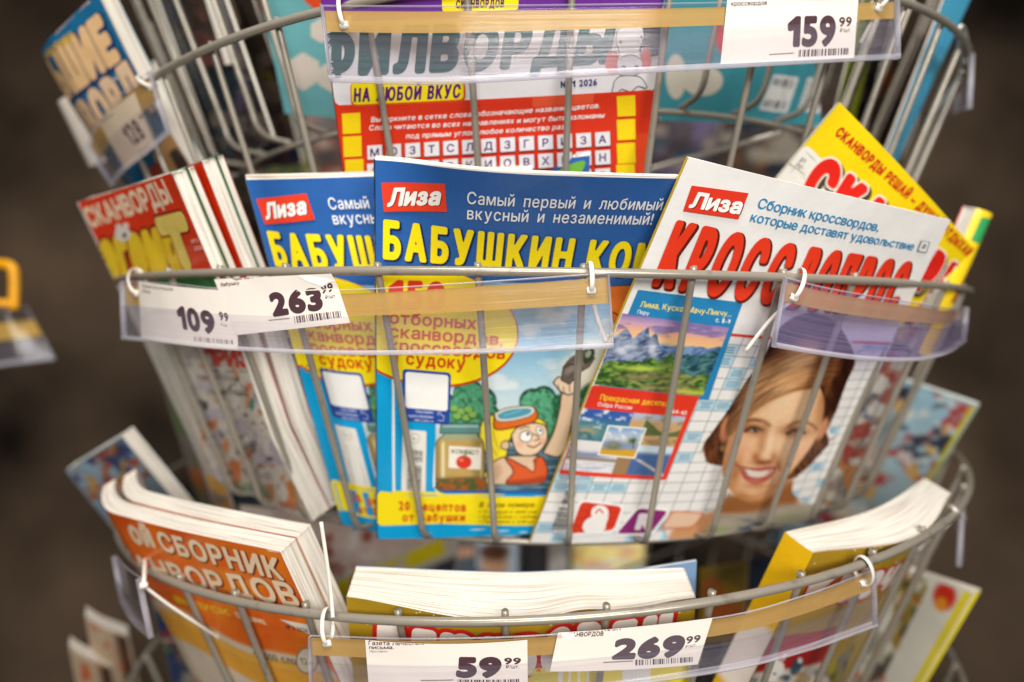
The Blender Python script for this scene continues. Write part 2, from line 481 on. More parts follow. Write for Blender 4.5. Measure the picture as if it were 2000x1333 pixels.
class Art:
    """printed artwork: layers of flat coloured shapes in sheet coordinates (u, v)"""
    def __init__(s, patch):
        s.p = patch; s.items = []; s.layer = 0
    def _add(s, uv, tri, col, lay=None):
        if len(tri) == 0: return
        if lay is None: s.layer += 1; lay = s.layer
        col = np.asarray(col, float)
        if col.ndim == 1: col = np.tile(col, (len(uv), 1))
        s.items.append((np.asarray(uv), np.asarray(tri), col, lay))
    def _fill(s, cont, col, off=0.0, cells=60, lay=None):
        """cont: list of contours in uv; filled with clean outline, clipped to the sheet"""
        M = np.array([s.p.W, s.p.H])
        cc = [np.asarray(c) * M for c in cont]
        al = np.vstack(cc)
        lo = np.maximum(al.min(0) - off, -.001); hi = np.minimum(al.max(0) + off, M + .001)
        if (hi <= lo).any(): return
        h = max(max(hi - lo) / cells, .00025)
        gx = np.arange(lo[0] - 2 * h, hi[0] + 3 * h, h); gy = np.arange(lo[1] - 2 * h, hi[1] + 3 * h, h)
        X, Y = np.meshgrid(gx, gy)
        f = sdf(X, Y, cc) - off
        e = .0001
        f = np.maximum(f, np.maximum(np.maximum(e - X, X - M[0] + e), np.maximum(e - Y, Y - M[1] + e)))
        v, t = march(f, gx, gy)
        s._add(v / M, t, hx(col), lay)
    def poly(s, pts, col, off=0.0, curve=False, cells=60, uv=False):
        pts = np.asarray(pts, float)
        if curve: pts = smooth_path(np.vstack([pts, pts[:1]]), 6)[:-1]
        q = pts if uv else s.p.inv(pts)
        s._fill([q], col, off / K * .45 if not uv else off, cells)
    def outlined(s, pts, col, line, lw=2.0, curve=True, cells=60):
        s.poly(pts, line, lw, curve, cells); s.poly(pts, col, 0, curve, cells)
    def ell(s, cx, cy, rx, ry, col, rot=0.0, off=0.0):
        t = np.linspace(0, 2 * np.pi, 40, endpoint=False); r = math.radians(rot)
        x = rx * np.cos(t); y = ry * np.sin(t)
        s.poly(np.stack([cx + x * math.cos(r) - y * math.sin(r), cy + x * math.sin(r) + y * math.cos(r)], 1), col, off)
    def line(s, pts, w, col, curve=False):
        pts = np.asarray(pts, float)
        if curve: pts = smooth_path(pts, 6)
        T = np.gradient(pts, axis=0); T /= np.linalg.norm(T, axis=1)[:, None] + 1e-9
        Nn = np.stack([-T[:, 1], T[:, 0]], 1) * w / 2
        s.poly(np.vstack([pts + Nn, (pts - Nn)[::-1]]), col, cells=90)
    def rect(s, q, col, r=0.0):
        """q: 4 px corners TL TR BR BL; r rounds the corners (px)"""
        q = np.asarray(q, float)
        if r:
            out = []
            for i in range(4):
                p, a, b = q[i], q[i - 1], q[(i + 1) % 4]
                da = (a - p) / np.linalg.norm(a - p) * r; db = (b - p) / np.linalg.norm(b - p) * r
                for t in np.linspace(0, 1, 6): out.append((1 - t) ** 2 * (p + da) + 2 * t * (1 - t) * p + t * t * (p + db))
            q = np.array(out)
        s.poly(q, col, cells=70)
    def uvrect(s, u0, v0, u1, v1, col, lay=None):
        u0, u1 = max(u0, .0005), min(u1, .9995); v0, v1 = max(v0, .0005), min(v1, .9995)
        if u1 <= u0 or v1 <= v0: return
        nx = max(2, int((u1 - u0) * s.p.W / .002) + 2); ny = max(2, int((v1 - v0) * s.p.H / .002) + 2)
        U, V = np.meshgrid(np.linspace(u0, u1, nx), np.linspace(v0, v1, ny))
        s._add(np.stack([U.ravel(), V.ravel()], 1), quads_to_tris(grid_faces(ny, nx)), hx(col), lay)
    def text(s, txt, P0, P1, U, col, b=.02, gap=.10, flat=False, outline=None, shadow=None, maxn=40, space=None):
        """txt from baseline px P0 to P1, cap height along px vector U; b = extra stroke weight in cap heights"""
        P0 = np.asarray(P0, float); P1 = np.asarray(P1, float); U = np.asarray(U, float)
        q = s.p.inv([P0, P1, P0 + U])
        if flat: q[1, 1] = q[0, 1]
        M = np.array([s.p.W, s.p.H])
        cap = np.linalg.norm((q[2] - q[0]) * M)
        Lm = np.linalg.norm((q[1] - q[0]) * M) / max(cap, 1e-9)
        ws = [glyph(c)[1] if c != ' ' else 0 for c in txt]
        ng = sum(c != ' ' for c in txt)
        sp = space if space is not None else .38
        nsp = txt.count(' ')
        fixed = ng * 2 * b + gap * (len(txt) - 1) + nsp * sp
        xs = max(.15, (Lm - fixed) / max(sum(ws), 1e-6))
        capx = float(np.hypot(*U))
        n = int(np.clip(capx * .8, 9, maxn))
        jobs = []
        if shadow: jobs.append((hx(shadow[0]), shadow[3] if len(shadow) > 3 else 0.0, (shadow[1], shadow[2])))
        if outline: jobs.append((hx(outline[0]), outline[1], (0, 0)))
        jobs.append((hx(col), 0.0, (0, 0)))
        for colr, extra, (ox, oy) in jobs:
            x = 0.0; VV = []; TT = []; base = 0
            for c, w in zip(txt, ws):
                if c == ' ': x += sp + gap; continue
                v, t = glyph_mesh(c, xs, b, extra, n)
                VV.append(v + [x + ox, oy]); TT.append(t + base); base += len(v)
                x += w * xs + 2 * b + gap
            v = np.vstack(VV); t = np.vstack(TT)
            uv = q[0] + v[:, :1] / Lm * (q[1] - q[0]) + v[:, 1:] * (q[2] - q[0])
            ok = ((uv > .0008) & (uv < .9992)).all(1)
            t = t[ok[t].all(1)]
            s._add(uv, t, colr)
    def canvas(s, q, painter, step=1.7):
        """picture filling the px quad TL TR BR BL, painted on a fine grid in px coordinates"""
        q = np.asarray(q, float); uv = s.p.inv(q)
        nx = int(max(np.hypot(*(q[1] - q[0])), np.hypot(*(q[2] - q[3]))) / step) + 2
        ny = int(max(np.hypot(*(q[3] - q[0])), np.hypot(*(q[2] - q[1]))) / step) + 2
        A, B = np.meshgrid(np.linspace(0, 1, nx), np.linspace(0, 1, ny)); A = A[..., None]; B = B[..., None]
        g = ((1 - B) * ((1 - A) * uv[0] + A * uv[1]) + B * ((1 - A) * uv[3] + A * uv[2])).reshape(-1, 2)
        pp = s.p.px(g[:, 0], g[:, 1])
        pt = Paint(pp[:, 0], pp[:, 1], A.ravel(), B.ravel())
        painter(pt)
        F = grid_faces(ny, nx)
        ok = ((g > .0004) & (g < .9996)).all(1)
        F = F[ok[F].all(1)]
        s._add(g, quads_to_tris(F), lin(np.clip(pt.C, 0, 1)))
    def barcode(s, q, col, n=26, seed=1, vertical=False):
        """bars across the px quad TL TR BR BL"""
        q = np.asarray(q, float); r = random.Random(seed); x = 0.0; s.layer += 1; lay = s.layer
        uv = s.p.inv(q)
        if vertical: uv = uv[[3, 0, 1, 2]]
        ww = [r.choice((1, 1, 2, 3)) for _ in range(2 * n)]; tot = sum(ww); M = np.array([s.p.W, s.p.H])
        for i, w in enumerate(ww):
            if i % 2 == 0:
                a, b = x / tot, (x + w) / tot
                g = [uv[0] + (uv[1] - uv[0]) * a, uv[0] + (uv[1] - uv[0]) * b, uv[3] + (uv[2] - uv[3]) * b, uv[3] + (uv[2] - uv[3]) * a]
                s._add(np.array(g), np.array([[0, 1, 2], [0, 2, 3]]), hx(col), lay)
            x += w

class Paint:
    """soft brushes on a grid of px points"""
    def __init__(s, x, y, a, b):
        s.x, s.y, s.a, s.b = x, y, a, b; s.C = np.ones((len(x), 3))
    @staticmethod
    def rgb(c):
        if isinstance(c, str):
            c = c.lstrip('#'); return np.array([int(c[i:i + 2], 16) / 255 for i in (0, 2, 4)])
        return np.asarray(c, float)
    def mix(s, m, c):
        m = np.clip(m, 0, 1)[:, None]; c = s.rgb(c)
        s.C = s.C * (1 - m) + c * m
    def fill(s, c): s.C[:] = s.rgb(c)
    def vgrad(s, stops, key=None):
        k = s.b if key is None else key
        xs = [q[0] for q in stops]; cs = np.array([s.rgb(q[1]) for q in stops])
        for i in range(3): s.C[:, i] = np.interp(k, xs, cs[:, i])
    def mask(s, pts, feather=2.0, curve=True, off=0):
        pts = np.asarray(pts, float)
        if curve: pts = smooth_path(np.vstack([pts, pts[:1]]), 5)[:-1]
        lo = pts.min(0) - 4 * feather - 4 - abs(off); hi = pts.max(0) + 4 * feather + 4 + abs(off)
        sel = (s.x > lo[0]) & (s.x < hi[0]) & (s.y > lo[1]) & (s.y < hi[1])
        m = np.zeros(len(s.x))
        if sel.any():
            d = sdf(s.x[sel], s.y[sel], [pts]) - off
            m[sel] = np.clip(.5 - d / (2 * max(feather, .3)), 0, 1)
        return m * m * (3 - 2 * m)
    def poly(s, pts, c, feather=1.2, curve=True, op=1.0, tex=None, off=0):
        m = s.mask(pts, feather, curve, off) * op
        if tex is not None: m = m * tex
        s.mix(m, c)
    def ell(s, cx, cy, rx, ry, c, feather=.15, rot=0, op=1.0):
        r = math.radians(rot); dx = s.x - cx; dy = s.y - cy
        X = (dx * math.cos(r) + dy * math.sin(r)) / rx; Y = (-dx * math.sin(r) + dy * math.cos(r)) / ry
        d = np.sqrt(X * X + Y * Y)
        m = np.clip((1 + feather - d) / (2 * feather), 0, 1)
        s.mix(m * m * (3 - 2 * m) * op, c)
    def line(s, pts, w, c, feather=.8, curve=True, op=1.0):
        pts = np.asarray(pts, float)
        if curve and len(pts) > 2: pts = smooth_path(pts, 5)
        lo = pts.min(0) - w - 4; hi = pts.max(0) + w + 4
        sel = (s.x > lo[0]) & (s.x < hi[0]) & (s.y > lo[1]) & (s.y < hi[1])
        if not sel.any(): return
        x = s.x[sel]; y = s.y[sel]; d = np.full(len(x), 1e9)
        for p, q in zip(pts[:-1], pts[1:]):
            e = q - p; t = np.clip(((x - p[0]) * e[0] + (y - p[1]) * e[1]) / (e @ e + 1e-9), 0, 1)
            d = np.minimum(d, np.hypot(x - p[0] - t * e[0], y - p[1] - t * e[1]))
        m = np.zeros(len(s.x)); m[sel] = np.clip((w / 2 + feather - d) / (2 * feather), 0, 1)
        s.mix(m * op, c)
    def outl(s, pts, c, line='#3a2c20', lw=2.5, curve=True):
        s.poly(pts, line, .9, curve, off=lw); s.poly(pts, c, .9, curve)
    def n(s, sx, sy, seed=0, o=4): return fbm(s.x / sx, s.y / sy, seed, o)

DL = 2.2e-5           # height of one layer of print
def art_mesh(name, patch, art, base, mt, parent, w0=0.0, ngrid=(90, 116), back=None, spine=None, org=None, tree=None):
    """base sheet + printed layers -> one mesh"""
    nx, ny = ngrid
    U, V = np.meshgrid(np.linspace(0, 1, nx), np.linspace(0, 1, ny))
    U = U.ravel(); V = V.ravel()
    us = [U]; vs = [V]; ws = [np.zeros(len(U)) + w0]; F = [quads_to_tris(grid_faces(ny, nx))]
    bc = hx(base); cs = [np.tile(bc, (len(U), 1))]
    b = len(U)
    for uv, tri, col, lay in (art.items if art else []):
        us.append(uv[:, 0]); vs.append(uv[:, 1]); ws.append(np.full(len(uv), w0 + 4e-5 + DL * lay)); F.append(tri + b); cs.append(col); b += len(uv)
    us = np.concatenate(us); vs = np.concatenate(vs); ws = np.concatenate(ws); F = np.vstack(F); cs = np.vstack(cs)
    X = patch.pos(us, vs, ws); N = patch.normal(us, vs)
    fn = np.cross(X[F[:, 1]] - X[F[:, 0]], X[F[:, 2]] - X[F[:, 0]])
    bad = (fn * N[F[:, 0]]).sum(1) < 0
    F[bad] = F[bad][:, ::-1]
    if spine is not None:      # the cover wraps round the back edge: (side, colour, thickness)
        side, sc, th = spine
        uu = 0.0 if side == 'l' else 1.0
        vv = np.linspace(0, 1, 40); m = 9
        al = np.linspace(0, 1, m)
        Us = []; Ws = []
        bul = np.sin(np.pi * al) * min(.0015, th * .35) / patch.W
        Vg, Ag = np.meshgrid(vv, al, indexing='ij'); Bg = np.tile(bul, (40, 1))
        Ug = uu + (-Bg if side == 'l' else Bg)
        Xs = patch.pos(Ug.ravel(), Vg.ravel(), (w0 - Ag * th).ravel())
        Fs = quads_to_tris(grid_faces(40, m)) + len(X)
        Ns = np.tile((patch.pos(np.array([uu]), np.array([.5])) - patch.pos(np.array([1 - uu]), np.array([.5])))[0], (len(Xs), 1))
        Ns /= np.linalg.norm(Ns, axis=1)[:, None]
        fn = np.cross(Xs[Fs[:, 1] - len(X)] - Xs[Fs[:, 0] - len(X)], Xs[Fs[:, 2] - len(X)] - Xs[Fs[:, 0] - len(X)])
        bad = (fn * Ns[0]).sum(1) < 0; Fs[bad] = Fs[bad][:, ::-1]
        X = np.vstack([X, Xs]); N = np.vstack([N, Ns]); F = np.vstack([F, Fs]); cs = np.vstack([cs, np.tile(hx(sc), (len(Xs), 1)) if not callable(sc) else sc(Vg.ravel(), Ag.ravel())])
    return make_mesh(name, X, F, mt, parent, C=cs, N=N, org=org)

def page_block(patch, t, parent, nl=14, jit=.0006, wave=.0008, seed=0, w0=-.0002, sides='tblr', inset=.0004, step=0.0):
    r = np.random.default_rng(seed)
    parts = []; uvs = []
    j = r.normal(0, jit, nl + 1); j[0] = j[-1] = 0
    lay = np.linspace(0, 1, nl + 1)
    for sd in sides:
        n = 70
        s = np.linspace(0, 1, n)
        S, L = np.meshgrid(s, lay)
        J = np.abs(j)[:, None] * .7 + wave * (fbm(S * 5, L * 9 + seed, seed) - .3) + inset
        J = np.maximum(J, .0001)
        wv = w0 - L * t + (0 if nl < 3 else 1) * .35 * t / nl * (fbm(S * 6 + 3, L * 7, seed + 5) - .5)
        if sd == 't': u, v = S, (J - step * np.clip(L * 3, 0, 1)) / patch.H
        elif sd == 'b': u, v = S, 1 - J / patch.H
        elif sd == 'l': u, v = J / patch.W, S
        else: u, v = 1 - J / patch.W, S
        X = patch.pos(u.ravel(), v.ravel(), wv.ravel())
        parts.append((X, quads_to_tris(grid_faces(nl + 1, n))))
        ln = patch.W if sd in 'tb' else patch.H
        uvs.append(np.stack([(S * ln + ord(sd) * .37).ravel(), (L * t + seed * .013).ravel()], 1))
    V, F = merge(parts)
    return make_mesh('page_block', V, F, M_PAGES, parent, UV=np.vstack(uvs), smooth=True)

class Mag:
    def __init__(s, kind, label, cat, TL, TR, BL, BR, thick=.006, bend=None, fan=0.0, group=None, mt=None):
        s.p = Patch(TL, TR, BL, BR, bend, thick, fan); s.t = thick; s.mt = mt or M_COVER
        s.art = Art(s.p)
        base = s.p.pos(np.array([.5]), np.array([1.0]), np.array([-thick / 2]))[0]
        s.root = empty(kind, base, label, cat, group)
    def build(s, base, back='#b9b4ac', grid=(80, 104), nl=12, jit=.0006, wave=.0008, seed=0, spine=None, coverlabel=None, sides='tblr', art=None, step=0.0):
        a = art if art is not None else s.art
        if spine: spine = (spine[0], spine[1], s.t + .0004)
        c = art_mesh('cover', s.p, a, base, s.mt, s.root, 0.0, grid, spine=spine)
        page_block(s.p, s.t - .0004, s.root, nl, jit, wave, seed, sides=sides, step=step)
        n = 24
        U, V = np.meshgrid(np.linspace(0, 1, n), np.linspace(0, 1, n))
        X = s.p.pos(U.ravel(), V.ravel(), np.full(U.size, -s.t))
        make_mesh('back_cover', X, quads_to_tris(grid_faces(n, n))[:, ::-1] if not s.p.flip else quads_to_tris(grid_faces(n, n)), s.mt, s.root, C=np.tile(hx(back), (U.size, 1)))
        return s
# ------------------------------------------------------------------ the setting
def slab(name, c0, c1, m, kind=None, label=None, cat=None):
    x0, y0, z0 = c0; x1, y1, z1 = c1
    V = np.array([[x, y, z] for z in (z0, z1) for y in (y0, y1) for x in (x0, x1)])
    F = np.array([[0, 2, 3, 1], [4, 5, 7, 6], [0, 1, 5, 4], [2, 6, 7, 3], [0, 4, 6, 2], [1, 3, 7, 5]])
    o = make_mesh(name, V, F, m, smooth=False)
    return tag(o, label, cat, None, kind)
slab('floor', (-4, -3, -1.72), (4, 3.2, -1.66), M_FLOOR, kind='structure')
slab('wall', (-4, 2.6, -1.66), (4, 2.7, 2.6), M_WALL, kind='structure', label='dark brown wall out of focus behind the rack', cat='wall')

# ------------------------------------------------------------------ the wire rack
AX, AY, R, RB = .0308, .925, .49, .405
class Hoop:
    def __init__(s, m, b, c, drop, phase): s.m, s.b, s.c, s.drop, s.ph = m, b, c, drop, phase
    def z(s, X, Y): return s.m + s.b * (X - AX) + s.c * (Y - .661)
    def at(s, th, r=R, dz=0.0):
        X = AX + r * math.sin(th); Y = AY - r * math.cos(th)
        return np.array([X, Y, s.z(X, Y) + dz])
    def th_at_px(s, px):
        best = min((abs(1000 + K * s.at(t)[0] / s.at(t)[1] - px), t) for t in np.linspace(-1.0, 1.0, 801))
        return best[1]
H_TOP = Hoop(.388, .03, .0, .208, 1.0)
H_UP = Hoop(.227, .07, .01, .208, 1.0)
H_MID = Hoop(.0407, -.0141, .024, .206, 1.9)
H_LOW = Hoop(-.1735, .0646, .054, .205, 3.9)
H_BOT = Hoop(-.392, .04, .04, .205, 2.5)
rack = empty('wire_magazine_rack', (AX, AY, -1.66), 'round tiered grey wire rack holding all the magazines', 'magazine rack')
zz = np.linspace(-1.635, .75, 30)
tube('center_pole', np.stack([np.full(30, AX), np.full(30, AY), zz], 1), .019, M_POLE, rack, 20)
V, F = merge([tube_geo(np.array([[AX, AY, -1.659], [AX, AY, -1.64], [AX, AY, -1.635]]), np.array([.30, .30, .285]), 48)])
make_mesh('base_plate', V, degen(F), M_POLE, rack)
STEP = math.radians(8.18)
far = []
def wire_path(h, th):
    pts = [h.at(th, R - .0060, .0026), h.at(th, R - .0066, -.004), h.at(th, R + (RB - R) * .5 - .004, -h.drop * .5),
           h.at(th, RB + .008, -h.drop + .028), h.at(th, RB + .001, -h.drop + .010), h.at(th, RB - .008, -h.drop + .002),
           h.at(th, RB - .022, -h.drop), h.at(th, RB - .034, -h.drop)]
    return smooth_path(pts, 5)
for h, lim in ((H_TOP, 58), (H_UP, 92), (H_MID, 92), (H_LOW, 92), (H_BOT, 58)):
    tt = np.linspace(0, 2 * np.pi, 120, endpoint=False)
    rings = [tube_geo(np.array([h.at(t, RB - .030, -h.drop - .0052) for t in tt]), .0026, 8, True),
             ]
    for k in range(4):     # spokes that carry the basket on the pole
        t = k * math.pi / 2 + .6
        rings.append(tube_geo(np.array([h.at(t, .015, -h.drop - .0104), h.at(t, RB - .03, -h.drop - .0104)]), .0028, 8))
    V, F = merge([(v, degen(f)) for v, f in rings])
    bk = make_mesh('basket', V, F, M_WIRE, rack)
    tube('hoop', np.array([h.at(t) for t in tt]), .0031, M_WIRE, bk, 14, True, org=np.array(rack.location))
    for k in range(44):
        th = math.radians(h.ph) + (k - 22) * STEP
        if abs(th) < math.radians(lim):
            tube('upright_wire', wire_path(h, th + rng.normal(0, .003)), .0025, M_WIRE, bk, 9, org=np.array(rack.location))
        else:
            v, f = tube_geo(wire_path(h, th), .0028, 6); far.append((v, degen(f)))
V, F = merge(far)
tag(make_mesh('far_side_wires', V, F, M_WIRE, rack), kind='stuff')

# ------------------------------------------------------------------ price rails, their zip ties, price tags
def loop_tie(parent, a, b, r=.0075, seg_dir=None, wband=.0016, tail=None, head=True, wtail=.0014):
    """nylon band looped between the points a (over the hoop) and b (through the rail)"""
    a = np.array(a, float); b = np.array(b, float)
    c = (a + b) / 2; ax = (a - b) / 2; l = np.linalg.norm(ax); ax = ax / l
    side = np.array(seg_dir, float); side = side - ax * side.dot(ax); side /= np.linalg.norm(side)
    fw = np.cross(ax, side)
    t = np.linspace(0, 2 * np.pi, 36, endpoint=False)
    P = c + np.outer(np.cos(t), ax) * (l + .001) + np.outer(np.sin(t), fw) * r
    parts = []
    v, f = tube_geo(P, wband, 8, True, ry=.0007, ref=side); parts.append((v, degen(f)))
    if head:
        hp = b + fw * r * .2
        hv, hf = tube_geo(np.array([hp - side * .0028, hp - side * .0024, hp + side * .0024, hp + side * .0028]), np.array([.0018, .0026, .0026, .0018]), 8)
        parts.append((hv, degen(hf)))
    if tail is not None:
        v, f = tube_geo(smooth_path(tail, 8), wtail, 8, ry=.0007, ref=side); parts.append((v, degen(f)))
    V, F = merge(parts)
    return make_mesh('zip_tie', V, F, M_TIE, parent)

class Rail:
    PROF_BACK = [(0, .0012), (.01, 0), (.05, 0), (.2, 0), (.5, 0), (.8, 0), (.93, 0)]
    PROF_FOLD = [(.93, 0), (.975, .0006), (1.0, .0022), (.99, .0042), (.955, .0052), (.92, .0050)]
    PROF_LIP = [(.92, .0050), (.9, .0047), (.7, .0045), (.50, .0043), (.43, .0043), (.40, .0050)]
    def __init__(s, label, cols, db=.004, tape=(.05, .34), group='clear price rails tied to the hoops', clear=None):
        c = np.array([q if len(q) == 5 else (q[0], q[1], q[0], q[2], q[3]) for q in cols], float)
        d = smooth_path(c, 10)
        s.d = d
        s.T = np.array([P3(q[0], q[1], q[4]) for q in d]); s.B = np.array([P3(q[2], q[3], q[4] + db) for q in d])
        tg = np.gradient(s.T, axis=0); tg /= np.linalg.norm(tg, axis=1)[:, None]
        up = s.T - s.B; s.hgt = np.linalg.norm(up, axis=1); up /= s.hgt[:, None]
        n = np.cross(tg, up); n /= np.linalg.norm(n, axis=1)[:, None]
        rad = s.T - np.array([AX, AY, 0]); rad[:, 2] = 0
        if (n * rad).sum() < 0: n = -n
        s.n = n; s.tg = tg
        s.al = np.concatenate([[0], np.cumsum(np.linalg.norm(np.diff(s.T, axis=0), axis=1))])
        s.db = db
        s.root = empty('price_rail', s.B.mean(0), label, 'price rail', group)
        s.strip('clear_strip', s.PROF_BACK, clear or M_CLEAR); s.strip('front_lip', s.PROF_LIP, clear or M_CLEARLIP); s.strip('bottom_fold', s.PROF_FOLD, M_EDGE)
        for e in (0, -1):
            tube('end_edge', np.array([s.T[e] + s.n[e] * .0022, (s.T[e] + s.B[e]) / 2 + s.n[e] * .0024, s.B[e] + s.n[e] * .0024]), .0007, M_EDGE, s.root, 6, ry=.0026, ref=s.tg[e])
        s.strip('top_edge', [(-.012, .0004), (0, .0016), (.014, .0004)], M_EDGE)
        if tape: s.strip('adhesive_tape', [(a, -.0005) for a in np.linspace(tape[0], tape[1], 5)], M_TAPE)
    def strip(s, name, prof, m):
        pr = np.array(prof); nx = len(s.T)
        X = (s.T[None] * (1 - pr[:, 0])[:, None, None] + s.B[None] * pr[:, 0][:, None, None] + s.n[None] * pr[:, 1][:, None, None])
        UV = np.stack([np.tile(s.al, (len(pr), 1)), np.outer(pr[:, 0], s.hgt)], -1)
        return make_mesh(name, X.reshape(-1, 3), grid_faces(len(pr), nx), m, s.root, UV=UV.reshape(-1, 2))
    def dep(s, px, py):
        """depth of the back sheet where the photograph shows px, py"""
        h = np.linspace(-.3, 1.2, 121)
        X = s.T[:, None] * (1 - h)[None, :, None] + s.B[:, None] * h[None, :, None]
        q = np.stack([1000 + K * X[..., 0] / X[..., 1], HY - K * X[..., 2] / X[..., 1]], -1)
        d = ((q - [px, py]) ** 2).sum(-1); w = 1 / (d.ravel() + .5) ** 3
        return float((X[..., 1].ravel() * w).sum() / w.sum())
    def tie(s, hoop, px_h, px_r, py_r, **kw):
        th = hoop.th_at_px(px_h)
        a = hoop.at(th, R + .001, .0048)
        b = P3(px_r, py_r, s.dep(px_r, py_r) - .001)
        return loop_tie(s.root, a, b, seg_dir=[math.cos(th), math.sin(th), 0], **kw)

class Tag:
    def __init__(s, rail, label, TL, TR, BR, BL, bend=None, front=.0014, paper='#ebe1d6'):
        q = [(*p, rail.dep(*p) - front) for p in (TL, TR, BL, BR)]
        pc = Patch(*q, None, .0002)
        m = pc.px(np.array([.5]), np.array([.5]))[0]; bulge = (pc.pos(np.array([.5]), np.array([.5]))[0][1] - (rail.dep(*m) - front))
        f = lambda u, v: 4 * u * (1 - u) * bulge + (bend(u, v) if bend else 0)
        s.p = Patch(*q, f, .0002); s.art = Art(s.p); s.paper = paper
        s.label = label
    def build(s):
        org = s.p.pos(np.array([.5]), np.array([1.]))[0]
        o = art_mesh('price_tag', s.p, s.art, s.paper, M_TAG, None, 0.0, (30, 16), org=org)
        return tag(o, s.label, 'price tag', 'paper price tags in the rails')
INK = '#4a3038'
GREY = '#8d7f7c'

rail_up = Rail('long clear price rail on the uppermost hoop with the 159 tag', [(632, 12, 650, 163, .447), (800, 13, 808, 168, .432), (950, 12, 952, 164, .426), (1300, 8, 1300, 143, .432), (1560, 2, 1560, 128, .462), (1747, -4, 1748, 118, .492)], tape=(.06, .33))
rail_up.tie(H_UP, 675, 671, 47)
rail_up.tie(H_UP, 1722, 1718, 14, tail=[P3(1716, 12, .486), P3(1704, 40, .492), P3(1680, 85, .50)])
rail_ul = Rail('short tilted price rail on the blue booklet at the upper hoop with the 128 tag', [(296, 138, 335, 262, .548), (242, 180, 292, 300, .575), (196, 234, 247, 334, .62), (172, 280, 225, 362, .66)], db=.022, tape=(.05, .42))
rail_ul.tie(H_UP, 284, 292, 168)
rail_ml = Rail('clear price rail below the grandmother magazines carrying the 109 and 263 tags', [(244, 550, 249, 664, .565), (340, 555, 344, 673, .512), (448, 565, 452, 684, .478), (669, 567, 669, 693, .44), (930, 552, 932, 691, .425), (1187, 534, 1196, 680, .426)], tape=(.06, .40))
rail_ml.tie(H_MID, 1150, 1155, 566, tail=[P3(1156, 572, .428), P3(1166, 620, .434), P3(1184, 668, .439)])
rail_ml.tie(H_MID, 272, 266, 572)
rail_mr = Rail('empty clear price rail with painted lavender sheen curving round the middle hoop over the white crossword cover', [(1530, 541, 1506, 678, .448), (1600, 560, 1582, 691, .456), (1690, 577, 1676, 703, .474), (1790, 592, 1772, 706, .503), (1850, 602, 1838, 692, .54), (1882, 600, 1874, 668, .59)], tape=(.06, .33), clear=M_LILACSHEEN)
rail_mr.tie(H_MID, 1560, 1552, 580, tail=[P3(1552, 583, .452), P3(1505, 625, .462), P3(1455, 688, .470)])
rail_lo = Rail('long clear price rail on the lowest visible hoop with the 59 and 269 tags', [(608, 1241, 612, 1352, .449), (830, 1247, 830, 1360, .431), (1090, 1238, 1092, 1350, .430), (1400, 1206, 1400, 1308, .443), (1560, 1166, 1562, 1270, .465), (1700, 1115, 1703, 1221, .494)], tape=(.05, .36))
rail_lo.tie(H_LOW, 642, 638, 1255, tail=[P3(650, 1206, .449), P3(646, 1160, .452), P3(640, 1110, .452), P3(627, 1020, .450)])
rail_lo.tie(H_LOW, 1683, 1688, 1140)
rail_ur = Rail('price rail seen edge on at the right end of the upper hoop', [(1893, 106, 1887, 214, .625), (1888, 118, 1880, 216, .68), (1868, 130, 1860, 222, .76)], tape=(.05, .34))
rail_ur.tie(H_UP, 1872, 1888, 124, tail=[P3(1880, 140, .63), P3(1850, 185, .66), P3(1815, 235, .69)])
rail_lr = Rail('price rail seen edge on at the right end of the lowest hoop', [(1874, 984, 1866, 1106, .60), (1880, 968, 1872, 1070, .66), (1876, 950, 1868, 1040, .73)], tape=None)
rail_lr.tie(H_LOW, 1862, 1872, 1004, tail=[P3(1868, 1010, .605), P3(1830, 1045, .60), P3(1765, 1095, .60)])
rail_ll = Rail('price rail seen edge on at the left end of the lowest hoop', [(277, 1128, 302, 1244, .52), (250, 1110, 270, 1215, .56), (228, 1085, 246, 1175, .60)], tape=None)
rail_ll.tie(H_LOW, 285, 281, 1140, tail=[P3(285, 1148, .52), P3(330, 1182, .528), P3(390, 1222, .54), P3(440, 1255, .56)], wtail=.0012)

t = Tag(rail_up, 'white price tag reading 159.99 in the upper rail', (1422, -14), (1678, -22), (1668, 114), (1407, 126))
t.art.text('159', (1536, 93), (1631, 91), (3, -61), INK, .07, .07)
t.art.text('99', (1638, 53), (1663, 52), (1, -19), INK, .05, .1)
t.art.text('₽/шт.', (1640, 64), (1662, 63), (0, -8), INK, .02)
t.art.barcode([(1560, 98), (1658, 94), (1657, 107), (1559, 112)], INK, 24, 3)
t.art.text('кроссвордов', (1428, 12), (1498, 10), (0, -9), INK, .02)
t.art.line([(1502, 107), (1550, 104)], 2, GREY)
t.build()
t = Tag(rail_ul, 'small tilted price tag reading 128 on the upper left', (192, 238), (263, 180), (301, 285), (245, 332), paper='#e2cdb2')
t.art.text('128', (259, 287), (286, 269), (-24, -36), INK, .035, .12)
t.art.text('99', (274, 236), (284, 230), (-4, -9), INK, .03)
t.art.line([(196, 240), (222, 222)], 3, '#a89684')
t.art.barcode([(268, 300), (292, 280), (296, 286), (272, 306)], GREY, 10, 4)
t.build()
t = Tag(rail_ml, 'price tag reading 109.99 at the left of the middle rail', (270, 549), (462, 570), (465, 684), (276, 660), front=.0012)
t.art.text('109', (350, 642), (424, 655), (-7, -46), INK, .075, .08)
t.art.text('99', (429, 626), (447, 629), (-2, -17), INK, .045)
t.art.text('₽/шт.', (432, 637), (446, 640), (-1, -6), GREY, .02)
t.art.barcode([(379, 657), (456, 665), (457, 673), (380, 667)], GREY, 22, 5)
t.art.text('Сборник кроссвордов', (277, 561), (338, 568), (0, -6), GREY, .02)
t.art.text('(Лиза)', (278, 571), (294, 573), (0, -6), GREY, .02)
t.build()
